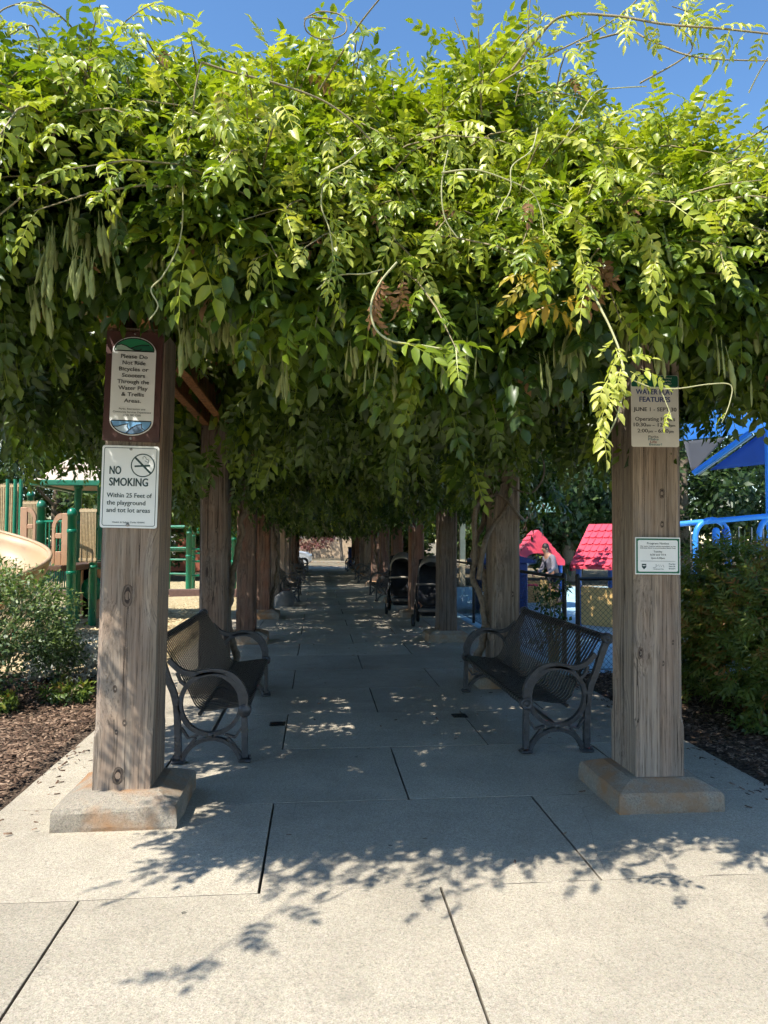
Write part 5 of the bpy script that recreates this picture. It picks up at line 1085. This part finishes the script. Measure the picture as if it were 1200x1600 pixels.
stroller(2.06, 13.15, rad(-14), 'nearer black stroller with grey hood behind the third right post', 'sgrey', 1.08); stroller(1.78, 15.35, rad(-10), 'farther stroller with beige rimmed hood', 'sbeige', 1.10)

# ------------------------------------------------------------------ person at the playhouse
M['skin'] = m_plain('skin', (.42, .22, .14), .55, var=.06); M['sweater'] = m_plain('grey_lilac_sweater', (.20, .185, .215), .9, var=.08, scale=14, bump=.3, bscale=80); M['shorts'] = m_plain('dark_shorts', (.022, .022, .028), .9, var=.1); M['hair'] = m_plain('dark_hair', (.018, .013, .011), .6, var=.2, scale=50); M['shoe'] = m_plain('grey_shoe', (.12, .12, .13), .7)
def skinned(name, V, E_, R_, mat, parent, sub=2):
    me = bpy.data.meshes.new(name); me.from_pydata(V, E_, []); me.materials.append(mat); o = put(name, me, parent); o.modifiers.new('skin', 'SKIN').use_smooth_shade = True
    for i, r_ in enumerate(R_): me.skin_vertices[0].data[i].radius = (r_, r_) if not isinstance(r_, tuple) else r_
    me.skin_vertices[0].data[0].use_root = True; sb = o.modifiers.new('sub', 'SUBSURF'); sb.levels = sb.render_levels = sub; return o
q = at(862, 948, 16.35); pe = empty('person', (q.x + .02, 16.30, 0), 'person in grey sweater and dark shorts leaning into the red playhouse', 'person', rz=rad(20)); pe.scale = (.91, .91, .91)
JV = [(.02, 0, .86), (-.02, 0, 1.0), (-.10, 0, 1.18), (-.17, 0, 1.30), (-.21, 0, 1.37), (-.24, 0, 1.44), (-.26, 0, 1.52)]; JE = [(i, i + 1) for i in range(6)]; JR = [.125, .125, .13, .085, .05, .085, .07]
for sy in (-1, 1):
    b0 = len(JV); JV += [(.03, sy * .09, .80), (-.01 - .03 * sy, sy * .10, .46), (.06 - .05 * sy, sy * .10, .09), (-.06 - .05 * sy, sy * .11, .035)]; JR += [.092, .058, .04, .035]; JE += [(0, b0), (b0, b0 + 1), (b0 + 1, b0 + 2), (b0 + 2, b0 + 3)]
    b0 = len(JV); JV += [(-.12, sy * .165, 1.25), (-.14, sy * .215, 1.0), (-.33, sy * .19, .86), (-.40, sy * .185, .83)]; JR += [.06, .045, .03, .034]; JE += [(3, b0), (b0, b0 + 1), (b0 + 1, b0 + 2), (b0 + 2, b0 + 3)]
    h0 = b0 + 3
    for k, (ln, dy_) in enumerate(((.06, -.034), (.072, -.017), (.078, 0), (.072, .016), (.055, .032))):
        f0 = len(JV); x0, y0, z0 = JV[h0]; JV += [(x0 - .035, y0 + dy_, z0 - (.0 if k else -.01)), (x0 - .03 - ln * .7, y0 + dy_ * 1.25, z0 - .03), (x0 - .02 - ln * .9, y0 + dy_ * 1.3, z0 - .06)]; JR += [.010, .009, .008]; JE += [(h0, f0), (f0, f0 + 1), (f0 + 1, f0 + 2)]
skinned('body', JV, JE, JR, M['skin'], pe)
V = [(.01, 0, .88), (-.02, 0, 1.0), (-.10, 0, 1.18), (-.165, 0, 1.295)]; E_ = [(0, 1), (1, 2), (2, 3)]; R_ = [.150, .150, .152, .09]
for sy in (-1, 1): b0 = len(V); V += [(-.12, sy * .165, 1.25), (-.14, sy * .215, 1.0), (-.315, sy * .19, .872)]; R_ += [.078, .062, .046]; E_ += [(3, b0), (b0, b0 + 1), (b0 + 1, b0 + 2)]
skinned('sweater', V, E_, R_, M['sweater'], pe)
V = [(.025, 0, .87)]; E_ = []; R_ = [.142]
for sy in (-1, 1): b0 = len(V); V += [(.03, sy * .09, .78), (.01 - .02 * sy, sy * .10, .56)]; R_ += [.112, .095]; E_ += [(0, b0), (b0, b0 + 1)]
skinned('shorts', V, E_, R_, M['shorts'], pe)
m = MB(); V = []; F = []; n1, n2 = 8, 14
for i in range(n1 + 1):
    for j in range(n2): a, b2 = rad(118) * i / n1, 2 * math.pi * j / n2; V.append((-.235 + .105 * math.sin(a) * math.cos(b2) * (1.0 if math.cos(b2) > -.2 else .72), .088 * math.sin(a) * math.sin(b2), 1.495 + .112 * math.cos(a)))
for i in range(n1):
    for j in range(n2): F.append((i * n2 + j, (i + 1) * n2 + j, (i + 1) * n2 + (j + 1) % n2, i * n2 + (j + 1) % n2))
m.add(V, F, True); m.build('hair', M['hair'], pe, world=False)
for sy in (-1, 1): m = MB(); m.box((-.005 - .05 * sy, sy * .105, .04), (.26, .095, .08), bevel=.03); m.build('shoe', M['shoe'], pe, world=False)
m = MB(); m.tube([(-.32, 0, 1.47), (-.352, 0, 1.455), (-.33, 0, 1.435)], [.010, .016, .008], 6); m.build('nose', M['skin'], pe, world=False)
for sy in (-1, 1): m = MB(); m.lathe([(.0001, -.012), (.022, 0), (.0001, .012)], (-.235, sy * .083, 1.465), 8, Matrix.Rotation(rad(90), 3, 'X')); m.build('ear', M['skin'], pe, world=False)
for sy in (-1, 1): m = MB(); m.lathe([(.0001, -.008), (.010, 0), (.0001, .008)], (-.322, sy * .032, 1.485), 8); m.build('eye', M['hair'], pe, world=False)
m = MB(); m.tube([(-.318, -.022, 1.425), (-.326, 0, 1.423), (-.318, .022, 1.425)], .006, 5); m.build('mouth', M['inkr'], pe, world=False)
# ------------------------------------------------------------------ vine stems, tendrils, pods, single sprays
def helix_stem(cx, cy, r, z0, z1, turns, rad0, rad1, ph=0, wob=.03, seed=1):
    rp = random.Random(seed); P = []; n = 26
    for i in range(n + 1):
        t = i / n; a = ph + turns * 2 * math.pi * t; rr_ = r * (1 + .15 * math.sin(5 * t + seed)); P.append(Vector((cx + rr_ * math.cos(a) + rp.uniform(-wob, wob), cy + rr_ * math.sin(a) + rp.uniform(-wob, wob), lerp(z0, z1, t))))
    m = MB(); m.tube(spline(P, 3), [lerp(rad0, rad1, i / (n * 3)) * (1 + .12 * math.sin(i * 1.9 + seed)) for i in range(n * 3 + 1)], 8); return m
def stem(pts, r0, r1, mat='stem', n=8, par=None, name='stem', sides=6):
    q = spline(pts, n); m = MB(); m.tube(q, [lerp(r0, r1, i / (len(q) - 1)) for i in range(len(q))], sides); return m.build(name, M[mat], par or vine)
Y2 = PB + PIT
helix_stem(XR - .20, Y2 + .10, .07, -.02, 2.0, 1.3, .045, .032, 2.6, .02, 3).build('trunk', M['bark'], vine)
helix_stem(XR - .18, Y2 + .06, .10, -.02, 2.2, -1.1, .035, .025, .6, .02, 5).build('trunk', M['bark'], vine)
F2 = Y2 - .21
for pts, r0, r1 in (([at(748, 905, 7.35), at(757, 850, 7.3), at(768, 826, F2), at(790, 795, F2), at(799, 765, F2), at(797, 735, F2), at(800, 690, F2)], .028, .02),
                    ([at(742, 880, 7.35), at(742, 800, 7.3), at(755, 785, F2), at(775, 772, F2), at(790, 780, F2), at(806, 800, 7.4), at(818, 812, 7.6)], .022, .015),
                    ([at(775, 770, F2), at(760, 745, F2), at(752, 715, F2), at(748, 680, F2)], .02, .013), ([at(712, 745, 7.2), at(735, 765, 7.2), at(760, 766, F2), at(790, 752, F2)], .008, .006),
                    ([at(770, 770, F2), at(745, 740, 7.25), at(738, 712, 7.2), at(742, 680, 7.2)], .014, .01), ([at(795, 760, F2), at(830, 770, 7.3), at(850, 740, 7.3), at(845, 700, 7.3)], .010, .008), ([at(755, 770, F2), at(765, 740, F2), at(785, 715, F2), at(792, 690, F2)], .018, .012)): stem(pts, r0, r1, 'bark')
for r, sd_, k in ((1, 0, .9), (3, 0, 1.0), (4, 1, 1), (6, 0, 1), (5, 1, 1)):
    x_ = XL if sd_ == 0 else XR; y_ = PB + PIT * r; sg = 1 if sd_ == 0 else -1
    helix_stem(x_ + sg * .20, y_ + .12, .07 * k, -.02, 2.6, 1.2, .04, .022, r, .025, r + 7).build('trunk', M['bark'], vine)
# stems creeping over the beam ends at the left post
stem([at(120, 500, 3.9), at(150, 485, 3.7), at(190, 488, 3.6), at(240, 470, 3.5)], .012, .008); stem([at(0, 505, 4.6), at(60, 500, 4.2), at(130, 490, 3.9)], .010, .007)
stem([at(330, 545, 4.2), at(360, 553, 4.0), at(400, 550, 3.8)], .014, .010)
# loose whips and tendrils, with young leaves
TY = [compound(rg, 0, 4, .15, .052, .42, .3, .5) for _ in range(8)]; TL = [compound(rg, 0, 3, .16, .085, .48, .5, .5) for _ in range(6)]
def spray_leaves(pts, n, temps, tint, sc, mat, name='leaf', hang=.4, t0=.15):
    q = spline(pts, 8)
    for i in range(n):
        f = (t0 + (1 - t0) * (i + .5) / n) * (len(q) - 1); k = min(int(f), len(q) - 2); p = q[k].lerp(q[k + 1], f - k); tn = (q[k + 1] - q[k]).normalized(); sv = Vector((random.gauss(0, 1), random.gauss(-.3, .7), random.gauss(.1, .8))).normalized()
        d_ = np.array([(tn * .5 + sv * .9 + Vector((0, 0, -hang)))]); u_ = np.array([[random.gauss(-.3, .4), random.gauss(-.6, .4), .6]]); Rm = frames(d_, u_)[0]; V, T, tt = temps[random.randrange(len(temps))]
        s_ = sc * random.uniform(.7, 1.2); o_ = bpy.data.objects.new(name, mesh_np(name, V, T, M[mat], np.clip(tint + random.gauss(0, .08) + tt, 0, 1))); COL.objects.link(o_); o_.parent = vine
        o_.matrix_basis = Matrix.Translation(-vine.location) @ Matrix([list(Rm[r] * s_) + [p[r]] for r in range(3)] + [[0, 0, 0, 1]])
DW = -.30
def whip(px, Ys, r0=.006, r1=.002, mat='stemy', leaves=0, temps=TY, tint=.75, sc=1.0, lm='leaf', hang=.4, t0=.15):
    n = len(px); Yl = [Ys + (0 if not isinstance(Ys, tuple) else 0)] * n if not isinstance(Ys, tuple) else [lerp(Ys[0], Ys[1], i / (n - 1)) for i in range(n)]
    P = [at(a_, b_, y_ + DW) for (a_, b_), y_ in zip(px, Yl)]; stem(P, r0 * .68, r1 * .8, mat, 6, name='tendril')
    if leaves: spray_leaves(P, leaves, temps, tint, sc, lm, hang=hang, t0=t0)
whip([(170, 110), (130, 70), (105, 35), (60, 5), (10, 12), (-20, 40)], (3.1, 2.7), .006, .003, 'stem', 5, TY, .85, .8)
whip([(20, 120), (60, 80), (50, 40), (15, 55)], (2.9, 2.7), .005, .002, 'stem', 8, TY, .8, .8)
whip([(150, 110), (180, 60), (200, 30), (240, 5)], (3.2, 3.0), .005, .002, 'stem', 9, TY, .78, .85)
whip([(500, 140), (530, 90), (560, 40), (600, -10)], (3.0, 2.6), .006, .003, 'stem')
whip([(475, 30), (500, 18), (535, 25), (540, 50), (510, 62), (480, 50), (480, 28), (520, 30)], (3.0, 2.85), .004, .003, 'stem', 3, TY, .7, .7)
whip([(315, 97), (360, 112), (430, 130), (500, 155), (545, 185), (580, 220)], (2.75, 2.8), .006, .004, 'stem', 4, TY, .75, .55)
whip([(315, 97), (305, 140), (300, 190), (290, 240), (284, 275)], (2.75, 2.72), .005, .004, 'stem', 9, TL, .78, .62)
whip([(284, 270), (286, 320), (280, 380), (255, 430), (236, 452), (247, 478), (233, 500)], (2.72, 2.70), .004, .003, 'stemy')
whip([(570, 230), (540, 255), (510, 275), (502, 320), (515, 360), (520, 410), (505, 445)], (2.72, 2.7), .005, .003, 'stemy', 9, TY, .72, .75)
whip([(495, 452), (530, 430), (570, 428), (600, 420)], (2.7, 2.75), .004, .003, 'stemy')
whip([(620, 410), (595, 440), (580, 475), (585, 510), (610, 532), (660, 540), (690, 545)], (2.66, 2.62), .006, .004, 'stemy', 5, TL, .6, .7, t0=.6)
whip([(800, 110), (840, 60), (880, 25), (960, 25), (1040, 38), (1130, 45), (1220, 55)], (3.0, 2.6), .008, .004, 'stem', 20, TY, .82, .72)
whip([(900, 70), (980, 50), (1010, 60), (1060, 82), (1110, 92), (1200, 95)], (3.0, 2.7), .006, .003, 'stem')
whip([(780, 130), (840, 95), (920, 55), (980, 15), (1010, -20)], (3.0, 2.8), .005, .003, 'stem', 10, TY, .8, .72)
whip([(1000, 130), (1080, 80), (1060, 40), (1078, 22), (1050, 10)], (2.95, 2.75), .005, .002, 'stem', 8, TY, .8, .7)
whip([(1170, 145), (1185, 115), (1200, 90)], (2.8, 2.7), .004, .003, 'stemy')
whip([(830, -20), (825, 40), (820, 90), (805, 160)], (2.9, 3.0), .003, .003, 'stem', 2, TY, .75, .6)
whip([(700, 235), (690, 290), (695, 340), (715, 372)], (2.70, 2.72), .004, .003, 'stemy', 2, TY, .65, .6)
whip([(690, 270), (740, 265), (790, 280), (830, 300), (845, 330), (850, 370)], (2.68, 2.66), .004, .002, 'stemy', 6, TY, .72, .7)
whip([(840, 200), (830, 235), (800, 260), (798, 295), (785, 320), (775, 345)], (2.68, 2.64), .004, .002, 'stemy')
whip([(1010, 135), (960, 138), (930, 145), (900, 190), (880, 220)], (2.8, 2.75), .003, .002, 'stemy')
# the bright spray that hangs in front of the right post
whip([(918, 440), (935, 475), (955, 515), (970, 555), (973, 590), (968, 640), (945, 690)], (2.62, 2.40), .0065, .003, 'stemy', 0)
def big_spray(px, Y, n, sc, tint): spray_leaves([at(a_, b_, Y + DW) for a_, b_ in px], n, TL, tint, sc, 'leaf', hang=.55, t0=0)
big_spray([(965, 575), (985, 580), (1005, 575)], 2.42, 3, .42, .92); big_spray([(962, 580), (945, 600), (925, 620)], 2.40, 4, .46, .92); big_spray([(962, 610), (958, 640), (945, 665), (935, 685)], 2.38, 4, .46, .94); big_spray([(958, 520), (965, 550), (985, 560)], 2.45, 4, .45, .8)
whip([(985, 592), (1020, 606), (1060, 607), (1110, 600), (1142, 602), (1140, 630), (1128, 660)], (2.42, 2.40), .003, .0018, 'stemy', 1, TY, .7, .4, t0=.8)
whip([(1035, 615), (1045, 640), (1050, 655)], (2.4, 2.38), .002, .0015, 'stemy', 1, TY, .9, .4)
big_spray([(920, 360), (900, 400), (930, 420), (915, 455)], 2.62, 8, .55, .80); big_spray([(960, 330), (1000, 350), (1030, 400), (1010, 440)], 2.62, 11, .55, .82); big_spray([(880, 310), (930, 320), (980, 310)], 2.66, 8, .55, .8)
# turned leaves, dead leaves
spray_leaves([at(805, 385, 2.34), at(850, 375, 2.34), at(840, 410, 2.34)], 4, TL, .3, .55, 'leafo'); spray_leaves([at(805, 440, 2.34), at(825, 425, 2.34), at(820, 455, 2.34)], 4, TL, .35, .5, 'leafo'); spray_leaves([at(850, 480, 2.45), at(880, 470, 2.45)], 3, TL, .55, .7, 'leafo')
spray_leaves([at(600, 420, 2.36), at(590, 455, 2.36), at(582, 490, 2.36)], 7, TL, .6, .42, 'leafd', hang=1.5); spray_leaves([at(628, 430, 2.38), at(622, 460, 2.38)], 3, TL, .6, .4, 'leafd', hang=1.5); spray_leaves([at(930, 385, 2.42), at(940, 420, 2.42), at(925, 440, 2.4)], 9, TL, .4, .5, 'leafd', hang=1.5)
# long sprays that reach towards the open sky on the left and throw the slanting shadows
for P, k in (([(-1.55, 2.7, 3.15), (-1.75, 2.2, 3.3), (-1.95, 1.7, 3.35), (-2.25, 1.25, 3.25)], 12), ([(-1.7, 3.1, 3.3), (-2.2, 2.75, 3.5), (-2.75, 2.5, 3.45)], 5), ([(-1.8, 3.3, 3.2), (-2.3, 3.1, 3.35), (-2.8, 2.95, 3.3)], 5), ([(-.35, 2.6, 3.5), (-.5, 2.1, 3.75), (-.75, 1.7, 3.8)], 5)):
    stem(P, .006, .003, 'stem', 6, name='tendril'); spray_leaves([Vector(p) for p in P], k, TL, .75, .8, 'leaf')
# seed pods
pm = MB(); prof = [(-.0, .0), (.5, .10), (.95, .30), (.80, .5), (1.0, .66), (.6, .88), (.0, 1.0)]; V = []; F = []; n = 6
for r_, t_ in prof:
    for k in range(n): a = 2 * math.pi * k / n; V.append((.013 * max(r_, .02) * math.cos(a), .0045 * max(r_, .02) * math.sin(a), -.13 * t_))
for i in range(len(prof) - 1):
    for k in range(n): F.append((i * n + k, i * n + (k + 1) % n, (i + 1) * n + (k + 1) % n, (i + 1) * n + k))
pm.add(V, F, True); pm.tube([(0, 0, 0), (.003, 0, .05)], .002, 4, False); podm = pm.mesh('seed_pod', M['pod'])
PODS = [(80, 385, 2.85), (95, 400, 2.9), (130, 375, 2.85), (150, 370, 2.85), (165, 385, 2.85), (175, 365, 2.85), (140, 360, 2.85), (120, 330, 2.8), (60, 480, 3.0), (75, 490, 3.0), (50, 470, 3.0), (240, 430, 2.9), (236, 395, 2.85), (250, 390, 2.85), (262, 400, 2.85), (215, 500, 3.1), (285, 500, 3.1), (290, 520, 3.1), (312, 515, 3.2), (330, 500, 3.1), (335, 515, 3.1), (355, 510, 3.1), (360, 525, 3.1), (268, 505, 3.05), (258, 500, 3.05), (345, 495, 3.1), (447, 590, 3.2), (415, 570, 3.2), (545, 560, 3.1), (535, 470, 2.9), (575, 570, 3.1), (620, 590, 3.1), (1045, 380, 2.75), (1050, 470, 2.8), (885, 540, 2.9), (892, 550, 2.9), (900, 545, 2.9), (1065, 510, 2.8), (1125, 560, 2.85), (1135, 570, 2.85), (1170, 600, 3.0), (1150, 590, 3.0), (170, 125 + 120, 2.8), (173, 265, 2.8), (320, 345, 2.8), (105, 275, 2.8)]
PODS += [(random.uniform(40, 200), random.uniform(330, 480), 2.8) for _ in range(12)] + [(random.uniform(250, 480), random.uniform(480, 590), 3.05) for _ in range(12)] + [(random.uniform(480, 1180), random.uniform(480, 600), 2.95) for _ in range(18)]
for px, py, Y in PODS:
    if 150 < px < 275 and py > 440: continue
    for k in range(random.choice((1, 2, 3))):
        p = at(px + random.uniform(-8, 8), py - 12 + random.uniform(-8, 8), Y - .22); put('seed_pod', podm, vine, tuple(p - vine.location), (random.gauss(0, .12), random.gauss(0, .12), random.uniform(0, 3.1)), (random.uniform(.7, 1.05),) * 3)
